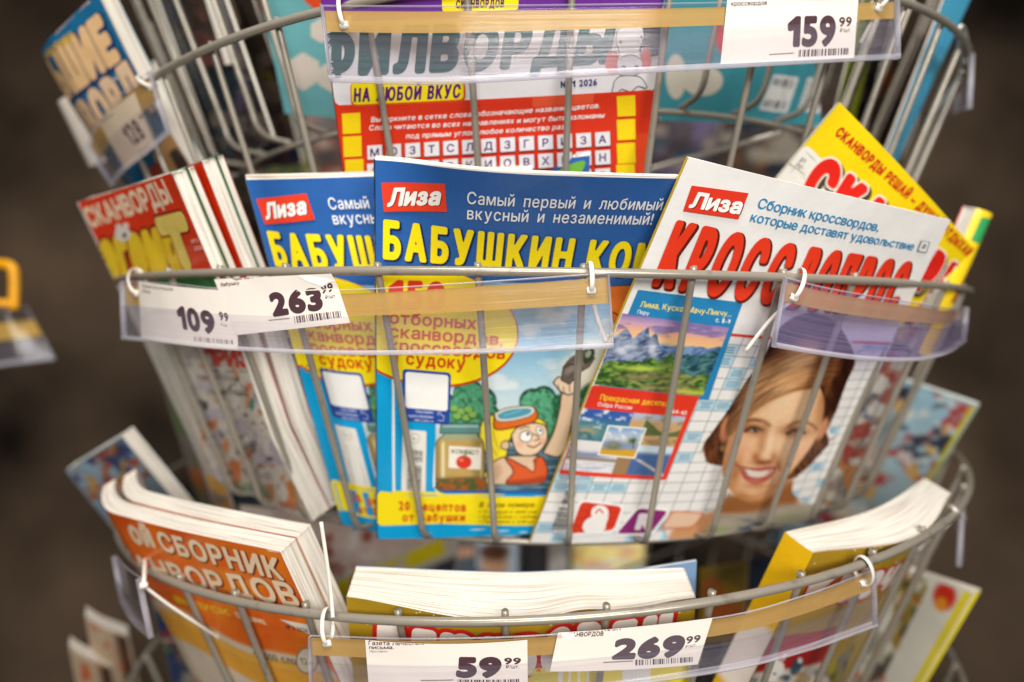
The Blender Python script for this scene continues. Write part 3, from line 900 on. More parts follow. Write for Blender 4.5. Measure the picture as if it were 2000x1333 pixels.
t = Tag(rail_ml, 'curled price tag reading 263.99 overlapping the 109 tag', (418, 546), (652, 535), (684, 631), (462, 655), front=.0022,
        bend=lambda u, v: .006 * np.clip(.3 - v, 0, 1) * np.clip(u - .3, 0, 1) * 2)
t.art.text('263', (534, 620), (633, 606), (-11, -47), INK, .085, .06)
t.art.text('99', (628, 575), (651, 570), (-2, -18), INK, .045, .1)
t.art.text('₽/шт.', (636, 585), (657, 581), (-1, -7), INK, .02)
t.art.barcode([(574, 618), (668, 607), (671, 620), (576, 632)], INK, 24, 6)
t.art.text('Чем занять', (455, 549), (507, 542), (-1, -7), INK, .03)
t.art.text('бабушку', (432, 560), (468, 556), (-1, -7), INK, .03)
t.art.line([(525, 626), (566, 622)], 2, GREY)
t.art.poly([(572, 533), (640, 545), (655, 549), (641, 552), (630, 561), (618, 556), (600, 550)], '#fffdf8')
t.build()
t = Tag(rail_lo, 'white price tag reading 59.99 in the lowest rail', (713, 1250), (1030, 1250), (1031, 1352), (721, 1352))
t.art.text('59', (890, 1324), (978, 1324), (2, -41), INK, .10, .07)
t.art.text('99', (984, 1298), (1017, 1298), (1, -13), INK, .06, .12)
t.art.text('₽/шт.', (988, 1306), (1014, 1306), (0, -7), INK, .02)
t.art.barcode([(894, 1327), (1015, 1326), (1015, 1345), (894, 1345)], INK, 30, 8)
t.art.text('Газета Лечебные', (720, 1260), (829, 1259), (0, -8.5), INK, .02)
t.art.text('письма.', (721, 1268), (769, 1268), (0, -7), INK, .02)
t.art.text('(Ярославль)', (722, 1274), (757, 1274), (0, -4), GREY, .01)
t.art.line([(822, 1329), (886, 1328)], 2, GREY)
t.build()
t = Tag(rail_lo, 'slanted price tag reading 269.99 with a dog-eared corner in the lowest rail', (1090, 1236), (1392, 1207), (1363, 1298), (1074, 1312), front=.0022)
t.art.text('269', (1194, 1289), (1331, 1284), (8, -41), '#5a4c54', .10, .05)
t.art.text('99', (1339, 1258), (1367, 1254), (2, -14), '#5a4c54', .05, .12)
t.art.text('₽/шт.', (1338, 1266), (1360, 1262), (1, -6), GREY, .02)
t.art.barcode([(1241, 1289), (1354, 1283), (1354, 1293), (1241, 1300)], '#5a4c54', 28, 9)
t.art.text('МАРАФОН', (1146, 1234), (1212, 1231), (0, -8), INK, .03)
t.art.text('КАНВОРДОВ', (1110, 1244), (1178, 1242), (1, -8.5), INK, .03)
t.art.line([(1178, 1294), (1236, 1291)], 2, GREY)
t.art.poly([(1094, 1236), (1126, 1238), (1110, 1250)], '#fdfbf6')
t.art.poly([(1086, 1246), (1094, 1237), (1099, 1246)], '#c9c0b8')
t.build()

# the neighbouring stand's hook and rail at the far left
rail_far = Rail('clear rail end of another display at the far left edge', [(-70, 606, -64, 726, .88), (0, 603, 12, 715, .88), (30, 601, 68, 708, .89), (52, 600, 108, 702, .90)], tape=(.25, .55), group='rail ends of a neighbouring display')
g = empty('hook_clip', P3(10, 605, .88), 'bright yellow plastic hook on the rail at the far left edge', 'hook')
tube('hook_loop', smooth_path([P3(-60, 517, .875), P3(0, 516, .875), P3(22, 522, .875), P3(28, 545, .875), P3(27, 605, .875)], 8), .0062, M_YELLOW, g, 14)
tube('hook_bar', np.array([P3(-60, 593, .878), P3(0, 593, .878), P3(24, 593, .878)]), .0055, M_YELLOW, g, 12)
# ------------------------------------------------------------------ magazines
def vdir(p, q): return p + q
def cornersV(TL, TR, L, d):
    """third and fourth corner from a direction d down the sheet and its length L"""
    a, b = P3(*TL), P3(*TR); d = np.asarray(d, float); d = d / np.linalg.norm(d) * L
    return a, b, a + d, b + d

# ---- grandmother's recipes and crosswords: three copies
def bab_bend(u, v):
    s = np.clip(u, -.2, 1.2)
    f = np.clip(1 - v / .26, 0, 1.2) ** 1.4
    crest = .041 * (1 - np.exp(-(s / .22) ** 2)) * (1 - .45 * np.clip((s - .45) / .55, 0, 1) ** 1.5)
    return crest * f + .004 * np.sin(s * 5 + 1) * np.clip(v - .6, 0, 1)
A1 = Mag('magazine', 'blue magazine with yellow title and bathing cartoon woman, front copy in the middle', 'magazine',
         (733, 313, .444), (1372, 342, .462), (738, 1050, .548), (1268, 1040, .552), .0045, bab_bend, group='blue grandmother crossword magazines')
a = A1.art
BL, YE, RD, CY = '#2f62a8', '#fbe21a', '#e23b22', '#109fd6'
# picture
def bab_pic(p):
    p.vgrad([(0, '#8fb9d8'), (.30, '#8cc4e2'), (.55, '#c8dbe0'), (.70, '#c9d6d2'), (1, '#7d98a0')])
    c = p.n(60, 34, 3); p.mix(np.clip((c - .52) * 4, 0, .7), '#eef0ee')
    p.ell(1165, 745, 60, 80, '#e9dcc0', .5, 0, .8)
    for k, (x, y, r) in enumerate([(890, 800, 26), (915, 770, 30), (940, 785, 30), (952, 815, 26), (870, 790, 22), (905, 825, 34), (930, 840, 40)]):
        p.ell(x, y, r, r * 1.0, '#23453a', .08); 
    for k, (x, y, r) in enumerate([(890, 802, 24), (915, 772, 28), (938, 788, 27), (952, 817, 22), (905, 827, 31), (930, 842, 37)]):
        p.ell(x, y, r, r * .95, '#4f9a72', .15)
    for x, y, r in [(1022, 815, 22), (1040, 785, 26), (1062, 778, 24), (1086, 800, 28), (1052, 822, 40), (1100, 830, 40), (1015, 840, 30)]:
        p.ell(x, y, r, r, '#23453a', .08)
    for x, y, r in [(1024, 816, 19), (1041, 788, 23), (1062, 781, 21), (1086, 803, 25), (1052, 824, 37)]:
        p.ell(x, y, r, r * .95, '#57a57c', .15)
    for x, y, r in [(1120, 800, 40), (1150, 850, 70), (1165, 780, 34), (1100, 880, 50), (1190, 800, 50)]:
        p.ell(x, y, r, r, '#2a6a42', .15)
    n = p.n(9, 9, 5); gm = np.clip((p.C[:, 1] - p.C[:, 0]) * 12 - 1, 0, 1) * (p.C[:, 2] < p.C[:, 1]); p.mix(np.clip((n - .5) * 3, 0, .5) * gm * (p.y > 755), '#1c4a35'); n = p.n(6, 6, 15); p.mix(np.clip((n - .56) * 4, 0, .5) * gm * (p.y > 755), '#7cc49a')
    w = np.clip((p.y - 868) / 10, 0, 1); p.mix(w, '#3c5f70')
    rp = p.n(40, 4, 9); p.mix(w * np.clip((rp - .5) * 4, 0, .8), '#7ea3ae'); p.mix(w * np.clip((.42 - rp) * 4, 0, .8), '#1d3746')
    # arm and spyglass
    p.outl([(1062, 885), (1082, 845), (1094, 800), (1101, 762), (1128, 752), (1119, 800), (1110, 850), (1094, 890)], '#e6c6a4', '#3f2c1e')
    p.outl([(1082, 748), (1092, 738), (1110, 748), (1128, 742), (1130, 760), (1112, 770), (1096, 764)], '#ecd0b0', '#3f2c1e')
    p.outl([(1097, 742), (1101, 718), (1110, 706), (1146, 684), (1160, 700), (1150, 716), (1130, 728), (1112, 750)], '#6d5f57', '#2b2522', 2, False)
    p.poly([(1104, 722), (1140, 698), (1146, 706), (1108, 732)], '#8d7f76', 3)
    for q in ([(1090, 752), (1092, 764)], [(1100, 756), (1102, 768)], [(1112, 754), (1113, 766)]): p.line(q, 1.4, '#5f4230')
    for q in ([(1112, 700), (1146, 682)], [(1108, 742), (1128, 724)]): p.line(q, 1.2, '#3c332e')
    p.line([(1103, 717), (1116, 712), (1128, 715)], 2.0, '#2b2522')
    p.ell(1150, 696, 9, 17, '#33412f', .1, 32); p.ell(1149, 692, 5, 8, '#cfd8c8', .2, 32, .6)
    # hair
    p.outl([(962, 812), (945, 822), (938, 850), (948, 880), (962, 905), (958, 922), (940, 926), (962, 936), (984, 912), (990, 880), (1002, 850), (1060, 842), (1058, 822), (1000, 806)], '#f4dc32', '#5a4310')
    p.line([(952, 830), (955, 860), (970, 890)], 1.6, '#b7992a'); p.line([(966, 826), (964, 850), (976, 880)], 1.6, '#b7992a')
    # face
    p.outl([(1000, 850), (1004, 868), (1012, 884), (1030, 890), (1050, 884), (1064, 866), (1068, 848), (1062, 832), (1040, 828), (1012, 836)], '#eed0b0', '#3f2c1e')
    p.ell(1060, 862, 8, 6, '#e5a58a', .6, 0, .7); p.ell(1016, 868, 7, 6, '#e5a58a', .6, 0, .5)
    p.outl([(980, 866), (990, 862), (994, 872), (988, 878), (980, 874)], '#e2bf9c', '#3f2c1e', 2)
    p.outl([(1018, 846), (1030, 842), (1038, 850), (1034, 862), (1022, 862), (1016, 856)], '#fbf8f2', '#3f2c1e', 1.5)
    p.outl([(1050, 834), (1058, 836), (1060, 846), (1054, 850), (1048, 842)], '#fbf8f2', '#3f2c1e', 1.2)
    p.ell(1031, 848, 3, 3.4, '#2a1c12'); p.ell(1055, 841, 2.4, 3, '#2a1c12')
    p.line([(1040, 848), (1050, 852), (1052, 858), (1044, 861)], 1.8, '#3f2c1e')
    p.line([(1030, 870), (1042, 874), (1056, 866)], 2.4, '#7a2a1c')
    p.line([(1016, 838), (1026, 834), (1034, 836)], 2, '#5a4310')
    # mask
    p.outl([(966, 812), (1010, 800), (1044, 798), (1046, 820), (1020, 830), (970, 838)], '#e06a20', '#5a2a10')
    p.outl([(966, 808), (990, 798), (1030, 794), (1044, 800), (1036, 812), (1000, 822), (972, 822)], '#d9d2c4', '#4a3a30', 1.5)
    p.poly([(972, 810), (994, 801), (1028, 798), (1038, 802), (1030, 810), (998, 818), (976, 818)], '#4e98ae', 1.2)
    p.line([(985, 812), (1018, 802)], 2, '#7fbccb')
    # body
    p.outl([(948, 945), (958, 912), (974, 898), (1000, 892), (1030, 892), (1052, 894), (1062, 920), (1056, 944), (1010, 950)], '#e2c0a0', '#3f2c1e')
    p.outl([(988, 896), (1000, 900), (1030, 914), (1046, 898), (1058, 894), (1068, 916), (1062, 938), (1030, 944), (990, 944), (1004, 922)], '#de5a22', '#5a2010')
    p.line([(1030, 914), (1042, 922), (1046, 900)], 2, '#7a2a10'); p.poly([(1028, 912), (1040, 900), (1042, 920)], '#e6c6a4', 1)
    p.poly([(990, 940), (1030, 936), (1062, 930), (1060, 942), (1000, 946)], '#b5431a', 2)
    p.ell(968, 922, 12, 16, '#c69c7a', .4, 30, .6)
    m = np.clip((p.y - 944) / 6, 0, 1); p.mix(m, '#35566a'); p.mix(m * np.clip((rp - .45) * 4, 0, .8), '#86a9b4')
    # jar
    p.outl([(868, 842), (930, 842), (931, 851), (942, 862), (945, 880), (945, 925), (940, 942), (926, 948), (870, 948), (856, 942), (851, 925), (851, 880), (855, 862), (867, 851)], '#c0a05a', '#4a4028', 2)
    jm = p.mask([(868, 842), (930, 842), (931, 851), (942, 862), (945, 880), (945, 925), (940, 942), (926, 948), (870, 948), (856, 942), (851, 925), (851, 880), (855, 862), (867, 851)], 1.5)
    p.mix(jm * np.clip((p.x - 918) / 26, 0, .6), '#7c6430'); p.mix(jm * np.clip((862 - p.x) / 14, 0, .5), '#8a7038'); p.mix(jm * np.clip((864 - p.y) / 16, 0, .7), '#8fb0a4')
    p.mix(p.mask([(862, 868), (868, 866), (868, 936), (862, 936)], 2.5) * .85, '#f0e4bc'); p.mix(p.mask([(938, 872), (941, 872), (941, 930), (938, 930)], 2) * .6, '#e9dcae')
    p.outl([(862, 828), (936, 828), (938, 846), (860, 846)], '#5f8c86', '#2f4644', 1.6, False); p.poly([(864, 831), (934, 831), (934, 835), (864, 835)], '#9fc4bc', 1.5, False)
    p.mix(p.mask([(854, 934), (942, 934), (942, 964), (854, 964)], 4) , '#6f5a2c')
    nz = p.n(7, 7, 11); p.mix((nz > .55) * (p.y > 936) * (p.x < 946) * (p.x > 852) * .9, '#b1541f'); p.mix((nz < .38) * (p.y > 936) * (p.x < 946) * (p.x > 852) * .8, '#3c5a22')
    for x, y in [(888, 800), (902, 806), (916, 802), (894, 815), (912, 818), (924, 812)]: p.ell(x, y, 10, 8, '#3d6a38', .2); p.ell(x - 1, y - 2, 8, 6, '#86b25a', .2)
    p.poly([(877, 871), (940, 875), (938, 918), (876, 914)], '#f3ecde', .8, False)
    p.ell(906, 903, 15, 13, '#d8331f', .1); p.ell(901, 899, 4, 3, '#f08a6a', .4); p.line([(906, 892), (912, 885), (921, 886)], 3, '#4f8a34')
a.canvas([(735, 540), (1300, 540), (1262, 962), (737, 956)], bab_pic, 1.6)
a.text('КОМПОТ', (882, 886), (936, 889), (0, -9), '#3a3430', .02)
a.rect([(733, 300), (1390, 330), (1340, 568), (735, 540)], BL)
# the orange figure at the right under the hoop
a.outlined([(1190, 560), (1246, 562), (1244, 600), (1212, 640), (1196, 620)], '#ee7a2e', '#3a2410', 1.5)
a.line([(1196, 610), (1216, 618), (1240, 612)], 2.5, '#2a1a10', True); a.line([(1208, 618), (1212, 640), (1200, 650)], 2, '#2a1a10', True)
a.poly([(1192, 655), (1214, 650), (1206, 720), (1188, 730)], '#d8b27c'); a.line([(1205, 655), (1196, 676), (1204, 690)], 2, '#2a1a10', True)
# left cyan panel
a.rect([(733, 690), (852, 712), (850, 968), (733, 962)], CY)
a.rect([(765, 715), (770, 715), (772, 965), (767, 965)], '#f3f1ec')
a.ell(838, 640, 176, 116, '#c4421c', 8); a.ell(838, 638, 173, 113, YE, 8)
a.rect([(735, 528), (880, 540), (925, 560), (735, 600)], YE)
a.text('150', (757, 604), (868, 608), (2, -58), RD, .07, .08)
for s_, p0, p1 in (('отборных', (760, 632), (930, 644)), ('сканвордов,', (760, 659), (982, 676)), ('кроссвордов', (760, 686), (986, 702)), ('и судоку', (762, 709), (908, 722))):
    a.text(s_, p0, p1, (1, -25), '#d4421c', .035, .10)
a.rect([(786, 720), (881, 728), (878, 830), (787, 822)], '#2a4a9c', 8)
a.rect([(792, 726), (876, 733), (874, 803), (792, 796)], '#f4f2ee', 6)
for k, s_ in enumerate(('Онлайн', 'кроссворды', 'на Liza.ru')): a.text(s_, (812 - (k == 1) * 14 - (k == 2) * 2, 806 + k * 8.2), (846, 808 + k * 8.4), (0, -5.6), '#c9d2ec', .02)
a.line([(856, 812), (856, 804), (860, 803), (861, 810), (867, 812), (866, 822), (856, 821)], 1.4, '#c9d2ec')
a.rect([(787, 838), (833, 842), (831, 964), (784, 961)], '#ece8df')
a.barcode([(801, 876), (826, 879), (826, 903), (800, 901)], '#4b463f', 12, 2, True)
a.barcode([(797, 906), (824, 908), (822, 958), (794, 956)], '#4b463f', 20, 3, True)
a.ell(810, 856, 10.5, 10, '#b5b0a8'); a.ell(810, 856, 9, 8.6, '#ece8df'); a.text('16+', (804, 859), (816, 860), (0, -6), '#9a958c', .01)
a.line([(848, 828), (848, 950), (853, 961), (866, 965), (1280, 972)], 4, '#f3f1ec')
a.rect([(733, 958), (1290, 972), (1288, 1075), (733, 1070)], CY)
a.rect([(733, 956), (764, 960), (764, 966), (1290, 976), (1288, 1030), (733, 1024)][:4], YE)
a.poly([(733, 957), (764, 961), (790, 967), (1290, 976), (1287, 1030), (1000, 1026), (860, 1022), (737, 1026)], YE)
a.text('20 рецептов', (779, 996), (910, 999), (0, -18), '#d4551c', .05)
a.text('от Бабушки', (786, 1018), (908, 1018), (0, -17), '#d4551c', .05)
a.text('В этом номере:', (936, 990), (1046, 990), (2, -10), '#7a4a10', .03)
for k, s_ in enumerate(('• Оладьи с мясом', '• Баклажаны с грибами', '• Пирожки с капустой')): a.text(s_, (936, 1002 + k * 9.6), (1048 + k * 8, 1002 + k * 9.6), (0, -7), '#8a6410', .02)
a.line([(775, 1036), (840, 1034), (900, 1032), (1000, 1037), (1070, 1042), (1260, 1044)], 3, '#c9dfe6', True)
# heading
a.rect([(745, 357), (869, 359), (873, 414), (750, 414)], '#e8432a')
a.text('Лиза', (758, 405), (860, 402), (7, -37), '#8a1f14', .06, .05, False)
a.text('Лиза', (756, 404), (858, 401), (7, -37), '#fbf6f0', .06, .05, False)
a.text('Самый первый и любимый,', (912, 398), (1298, 411), (1, -24), '#f4f4f4', .012, .14, False, space=.42)
a.text('вкусный и незаменимый!', (912, 428), (1272, 439), (1, -24), '#f4f4f4', .012, .14, False, space=.42)
a.text('БАБУШКИН КОМ', (748, 506), (1276, 545), (1, -78), YE, .05, .10, False, shadow=('#16294f', .035, -.025, .018), space=.17)
a.text('ПОТ', (1296, 540), (1364, 545), (1, -78), YE, .05, .13, True, shadow=('#16294f', .035, -.025, .018))
A1.build(BL, '#2f62a8', grid=(110, 130), nl=6, jit=.0003, wave=.0003, seed=1, step=.0030, spine=('l', BL))

A2 = Mag('magazine', 'blue magazine with yellow title, left copy half hidden beside the red booklet', 'magazine',
         (470, 353, .490), (1040, 334, .505), (664, 1040, .572), (1150, 1040, .578), .0045,
         lambda u, v: -.012 * np.exp(-(u / .10) ** 2) * 1.0 + .006 * np.sin(u * 3) * (1 - v), group='blue grandmother crossword magazines')
def reuse(src, dst):
    d = Art(dst); d.items = src.items; d.layer = src.layer; return d
A2.build(BL, '#2f62a8', grid=(90, 110), nl=6, jit=.0003, wave=.0003, seed=2, step=.0042, spine=('l', BL), art=reuse(a, A2.p))
A3 = Mag('magazine', 'blue magazine with green leaf on its corner, copy standing behind the others', 'magazine',
         (600, 378, .530), (1152, 304, .500), (690, 1035, .61), (1130, 1035, .585), .0080, lambda u, v: -.010 * np.sin(u * 3.14) * (1 - v), group='blue grandmother crossword magazines')
a3 = reuse(a, A3.p); a3.items = list(a.items); a3.layer = a.layer
a3.poly([(1080, 352), (1092, 334), (1114, 321), (1142, 315), (1136, 336), (1112, 354), (1084, 360)], '#6fae3a', curve=True)
A3.build(BL, '#2f62a8', grid=(60, 80), nl=14, jit=.0006, seed=3, step=.0040, art=a3, spine=('l', BL))

# ---- white crossword magazine with the portrait
A4 = Mag('magazine', 'white crossword magazine with red title and smiling woman portrait, tilted to the right', 'magazine',
         (1345, 308, .424), (1857, 430, .500), (1036, 1060, .540), (1592, 1014, .598), .0022,
         lambda u, v: .006 * np.sin(u * 3.14) * (1 - v) + .010 * np.sin(u * 3.14) * v - .004 * np.sin(v * 3.1) , mt=M_COVER)
a = A4.art; WH = '#ebe8e4'
LB = '#b9d8e6'
ncx, ncy = 17, 20; r_ = random.Random(5)
lay_b = a.layer + 1; a.layer += 2
for i in range(ncx):
    for j in range(ncy):
        if r_.random() < .24:
            a.uvrect(i / ncx, .37 + j * .63 / ncy, (i + 1) / ncx, .37 + (j + 1) * .63 / ncy, LB, lay_b)
            for k in range(3):
                wd = r_.uniform(.5, .8); x0 = (i + .5 - wd / 2) / ncx; y0 = .37 + (j + .22 + .22 * k) * .63 / ncy
                a.uvrect(x0, y0, x0 + wd / ncx, y0 + .0032, '#6f8fa0', lay_b + 1)
for i in range(1, ncx): a.uvrect(i / ncx - .0012, .37, i / ncx + .0012, .93, '#7f8384', lay_b + 1)
for j in range(ncy): a.uvrect(0.0, .37 + j * .63 / ncy - .0010, 1, .37 + j * .63 / ncy + .0010, '#7f8384', lay_b + 1)
a.layer += 1; lt = a.layer
for i in range(ncx):       # tiny clue lines in the blue cells
    pass
a.uvrect(0, 0, 1, .375, WH); a.uvrect(.28, .372, 1, .380, '#d8402c')
def portrait(p):
    p.fill('#ebe8e4')
    # shoulders, neck, scarf of soft grey green
    p.poly([(1330, 1012), (1388, 1000), (1430, 975), (1450, 940), (1540, 935), (1560, 985), (1600, 1005), (1640, 1030), (1610, 1070), (1320, 1070)], '#cf9566', 7)
    p.poly([(1404, 960), (1436, 968), (1470, 980), (1512, 968), (1545, 940), (1556, 985), (1500, 1012), (1440, 1008), (1400, 1000)], '#8c5428', 9, op=.9)
    m = p.mask([(1398, 1006), (1470, 1000), (1540, 985), (1650, 985), (1650, 1080), (1380, 1080)], 9)
    n = p.n(70, 16, 21, 3); p.mix(m, '#a59b8a'); p.mix(m * np.clip((n - .50) * 4, 0, .8) * np.clip((1590 - p.x) / 90, 0, 1), '#8f9a68'); p.mix(m * np.clip((.46 - n) * 5, 0, .85) * np.clip((p.y - 1005) / 20, 0, 1), '#3c4a60')
    tx = p.x - 1500; ty = p.y - 850
    # hair behind the head: dark, strands follow the outline, turned up ends
    hb = [(1400, 800), (1424, 770), (1458, 738), (1490, 700), (1515, 650), (1550, 620), (1590, 612), (1630, 628), (1655, 664), (1670, 704), (1655, 748), (1634, 800), (1616, 838), (1600, 870), (1560, 910), (1500, 900), (1430, 880), (1400, 850)]
    hm = p.mask(hb, 2.5)
    def hairtex(x, y, a, b, seed, dark, light, amt=1.0):
        s1 = fbm(x / a, y / b, seed, 4); s2 = fbm(x / (a * .5), y / (b * 3), seed + 7, 3)
        c = np.clip(.15 + amt * (s1 - .35) * 1.5 + (s2 - .5) * .7, 0, 1)[:, None]
        return p.rgb(dark) * (1 - c) + p.rgb(light) * c
    rr = np.hypot(p.x - 1520, (p.y - 830) * .95); th = np.arctan2(p.y - 830, p.x - 1520)
    c = hairtex(th * 120, rr, 60, 3.2, 41, '#2a120a', '#7a4420', .9)
    p.C = p.C * (1 - hm[:, None]) + c * hm[:, None]
    for curl, sd in (([(1426, 806), (1404, 828), (1386, 846), (1374, 868), (1376, 892), (1386, 908), (1404, 912), (1418, 902), (1424, 872), (1430, 840)], 3), ([(1606, 838), (1616, 850), (1618, 872), (1604, 890), (1584, 908), (1560, 930), (1538, 936), (1534, 920), (1556, 902), (1584, 872)], 5)):
        cm = p.mask(curl, 2.2)
        c = hairtex((p.x * .35 + p.y * .94), (p.x * .94 - p.y * .35) + 5 * np.sin(p.y / 14), 30, 2.6, 50 + sd, '#30150b', '#94562c', 1.0)
        p.C = p.C * (1 - cm[:, None]) + c * cm[:, None]
    for q in ([(1376, 870), (1366, 888), (1360, 892)], [(1380, 900), (1366, 908)], [(1612, 858), (1624, 858), (1634, 850)], [(1606, 876), (1620, 874), (1630, 862)], [(1400, 908), (1392, 916)], [(1388, 852), (1376, 856)]):
        p.line(q, 2.2, '#5a2c15', 1.4, op=.85)
    # ears
    p.ell(1418, 838, 11, 27, '#c98358', .35, 12); p.ell(1421, 842, 5, 15, '#a8623c', .6, 12, .7)
    p.ell(1606, 838, 8, 24, '#d08e62', .35, 24); p.ell(1393 + 18, 876, 5, 6, '#b88a3a', .5, 0, .8)
    # face
    face = [(1436, 812), (1426, 845), (1416, 882), (1411, 922), (1421, 952), (1444, 971), (1470, 973), (1500, 963), (1530, 939), (1562, 901), (1590, 862), (1604, 826), (1608, 780), (1590, 748), (1530, 742), (1462, 778)]
    fm = p.mask(face, 2.2)
    base = np.tile(p.rgb('#e7b78c'), (len(p.x), 1))
    p.C = p.C * (1 - fm[:, None]) + base * fm[:, None]
    def sh(x, y, rx, ry, c, op, rot=0.0):
        r = math.radians(rot); dx = p.x - x; dy = p.y - y
        X = (dx * math.cos(r) + dy * math.sin(r)) / rx; Y = (-dx * math.sin(r) + dy * math.cos(r)) / ry
        w = np.exp(-(X * X + Y * Y) * 1.1) * op * fm
        p.mix(w, c)
    # broad light and shade (the printed picture's own modelling)
    sh(1520, 790, 66, 34, '#f4d3aa', .85, -20); sh(1560, 866, 44, 60, '#f2cda2', .75, 30); sh(1486, 905, 40, 26, '#efc59a', .5)
    sh(1420, 905, 15, 70, '#c07c48', .75, 8); sh(1412, 945, 22, 34, '#a5612f', .7); sh(1448, 972, 60, 13, '#a8652f', .85, -6); sh(1530, 944, 50, 12, '#b87440', .75, -40)
    sh(1606, 800, 14, 60, '#b4703e', .7, 8); sh(1446, 812, 18, 44, '#bd7b49', .6, 16); sh(1480, 796, 44, 14, '#c58a58', .45, -32)
    sh(1446, 884, 26, 20, '#e0987a', .45, -10); sh(1560, 884, 30, 18, '#e39f80', .45, -45); sh(1470, 962, 17, 8, '#edc195', .75)
    sh(1442, 912, 9, 26, '#b8743f', .55, 10); sh(1522, 908, 8, 22, '#bd7b48', .5, -24)
    # eye sockets, brows
    for ex, ey, rot, f in ((1474, 841, 8, 1), (1556, 846, 2, 1)):
        sh(ex - 3, ey - 5, 28, 10, '#8f5028', .9, rot); sh(ex - 6, ey, 20, 5, '#6a3616', .6, rot); sh(ex + 1, ey + 9, 21, 6, '#c48a5c', .55, rot); sh(ex + (18 if ex < 1500 else -18), ey - 2, 9, 10, '#b37646', .6)
    p.line([(1447, 828), (1458, 822), (1474, 820), (1490, 823), (1503, 831)], 6.5, '#80502a', 3.2, op=.8); p.line([(1452, 826), (1466, 821), (1484, 822)], 3.5, '#633a1c', 2.2, op=.65)
    p.line([(1538, 834), (1552, 826), (1568, 824), (1584, 829), (1594, 838)], 5, '#784824', 3.2, op=.8)
    for ex, ey, rot in ((1474, 841, 8), (1556, 846, 2)):
        p.ell(ex + 1, ey, 12, 3.6, '#bfa183', .5, rot); p.ell(ex + 2, ey - .6, 6.0, 4.6, '#453c28', .5); p.ell(ex + 2, ey - .8, 2.5, 2.5, '#140e0a', .5); p.ell(ex + 4, ey - 2.2, 1.1, 1.1, '#ffffff', .5)
        p.line([(ex - 18, ey + 2), (ex - 9, ey - 4), (ex + 3, ey - 5.5), (ex + 15, ey + 0)], 4.2, '#2e180c', 2.4, op=.9)
        p.line([(ex - 18, ey + 1), (ex - 22, ey - 2)], 2.2, '#3a1f10', 1.4, op=.7)
        p.line([(ex - 11, ey + 4.5), (ex + 2, ey + 5.4), (ex + 12, ey + 3)], 1.2, '#8a5a3c', 1.2, op=.6)
    # nose: soft ridge light, shaded flank, nostrils
    sh(1503, 866, 8, 36, '#f7dbb8', .75, 10); sh(1487, 868, 9, 34, '#b97a48', .7, 8); sh(1496, 890, 12, 9, '#f0c8a0', .7)
    sh(1476, 893, 9, 10, '#a05e32', .85); sh(1511, 892, 7, 9, '#b06c3e', .75); sh(1491, 904, 22, 6, '#8a4a24', .95)
    p.line([(1482, 901), (1488, 903)], 2.6, '#6d3418', 1.6, op=.85); p.line([(1500, 901), (1506, 899)], 2.4, '#6d3418', 1.6, op=.8)
    # smile
    sh(1478, 948, 26, 6, '#b06a42', .6)
    p.poly([(1440, 908), (1456, 912), (1478, 914), (1498, 911), (1516, 913), (1508, 930), (1492, 942), (1470, 945), (1452, 934)], '#b9584a', 2.0)
    p.poly([(1446, 913), (1462, 917), (1484, 920), (1510, 916), (1500, 927), (1482, 933), (1462, 929)], '#e8dacb', 1.8)
    p.poly([(1446, 913), (1454, 914), (1460, 928), (1452, 922)], '#8a5a48', 2.4, op=.7); p.poly([(1510, 915), (1502, 917), (1497, 928), (1506, 921)], '#9a6a58', 2.4, op=.6)
    for x in (1461, 1469, 1477, 1486, 1494): p.line([(x, 919), (x - .5, 930)], .8, '#c9b6a4', 1.0, False, .5)
    p.line([(1437, 907), (1446, 912), (1464, 916), (1484, 919), (1508, 915), (1518, 911)], 1.6, '#7a2c22', 1.2, op=.85)
    sh(1474, 939, 14, 3, '#dd8a78', .7)
    p.line([(1434, 900), (1438, 910)], 4, '#7a4020', 3.0, op=.7); p.line([(1520, 908), (1522, 918)], 4, '#8a4c28', 3.0, op=.6); sh(1436, 925, 8, 22, '#a8653a', .6, 12)
    n = fbm(p.x / 3.0, p.y / 3.0, 77, 2) - .5; p.C = np.clip(p.C + (n * .05 * fm)[:, None], 0, 1)
    # swept fringe: strands run from the parting at the upper right down to the left temple
    fr = [(1424, 808), (1440, 770), (1470, 733), (1494, 700), (1530, 660), (1570, 646), (1620, 650), (1648, 676), (1646, 716), (1620, 746), (1592, 757), (1548, 766), (1504, 784), (1474, 804), (1446, 830), (1424, 852), (1418, 836)]
    fm2 = p.mask(fr, 2.4)
    cx, cy = 1640.0, 1010.0
    rad = np.hypot(p.x - cx, (p.y - cy) * .92); ang = np.arctan2(p.y - cy, p.x - cx)
    lo = (rad - 262) / 110
    st = fbm(ang * 9, rad / 2.6, 31, 4); st2 = fbm(ang * 5, rad / 11, 35, 3)
    band = np.exp(-((p.x + .55 * (p.y - 740) - 1545) / 42) ** 2) + .45 * np.exp(-((p.x + .4 * (p.y - 780) - 1462) / 26) ** 2)
    k = np.clip(.10 + .85 * band * (.5 + .9 * (st2)) + (st - .5) * .75, 0, 1)[:, None]
    col = p.rgb('#4a2210') * (1 - k) + p.rgb('#e8bd86') * k
    warm = np.clip((st2 - .45) * 3, 0, .5)[:, None]; col = col * (1 - warm) + (p.rgb('#9a5226') * .6 + col * .4) * warm
    p.C = p.C * (1 - fm2[:, None]) + np.clip(col, 0, 1) * fm2[:, None]
    edge = [(1424, 852), (1446, 830), (1474, 804), (1504, 784), (1548, 766), (1592, 757), (1620, 746)]
    p.line([(x, y - 3) for x, y in edge], 5, '#8a4c24', 4, op=.55)
    p.line([(1654, 690), (1648, 738), (1626, 796)], 16, '#2c130a', 7, op=.85)
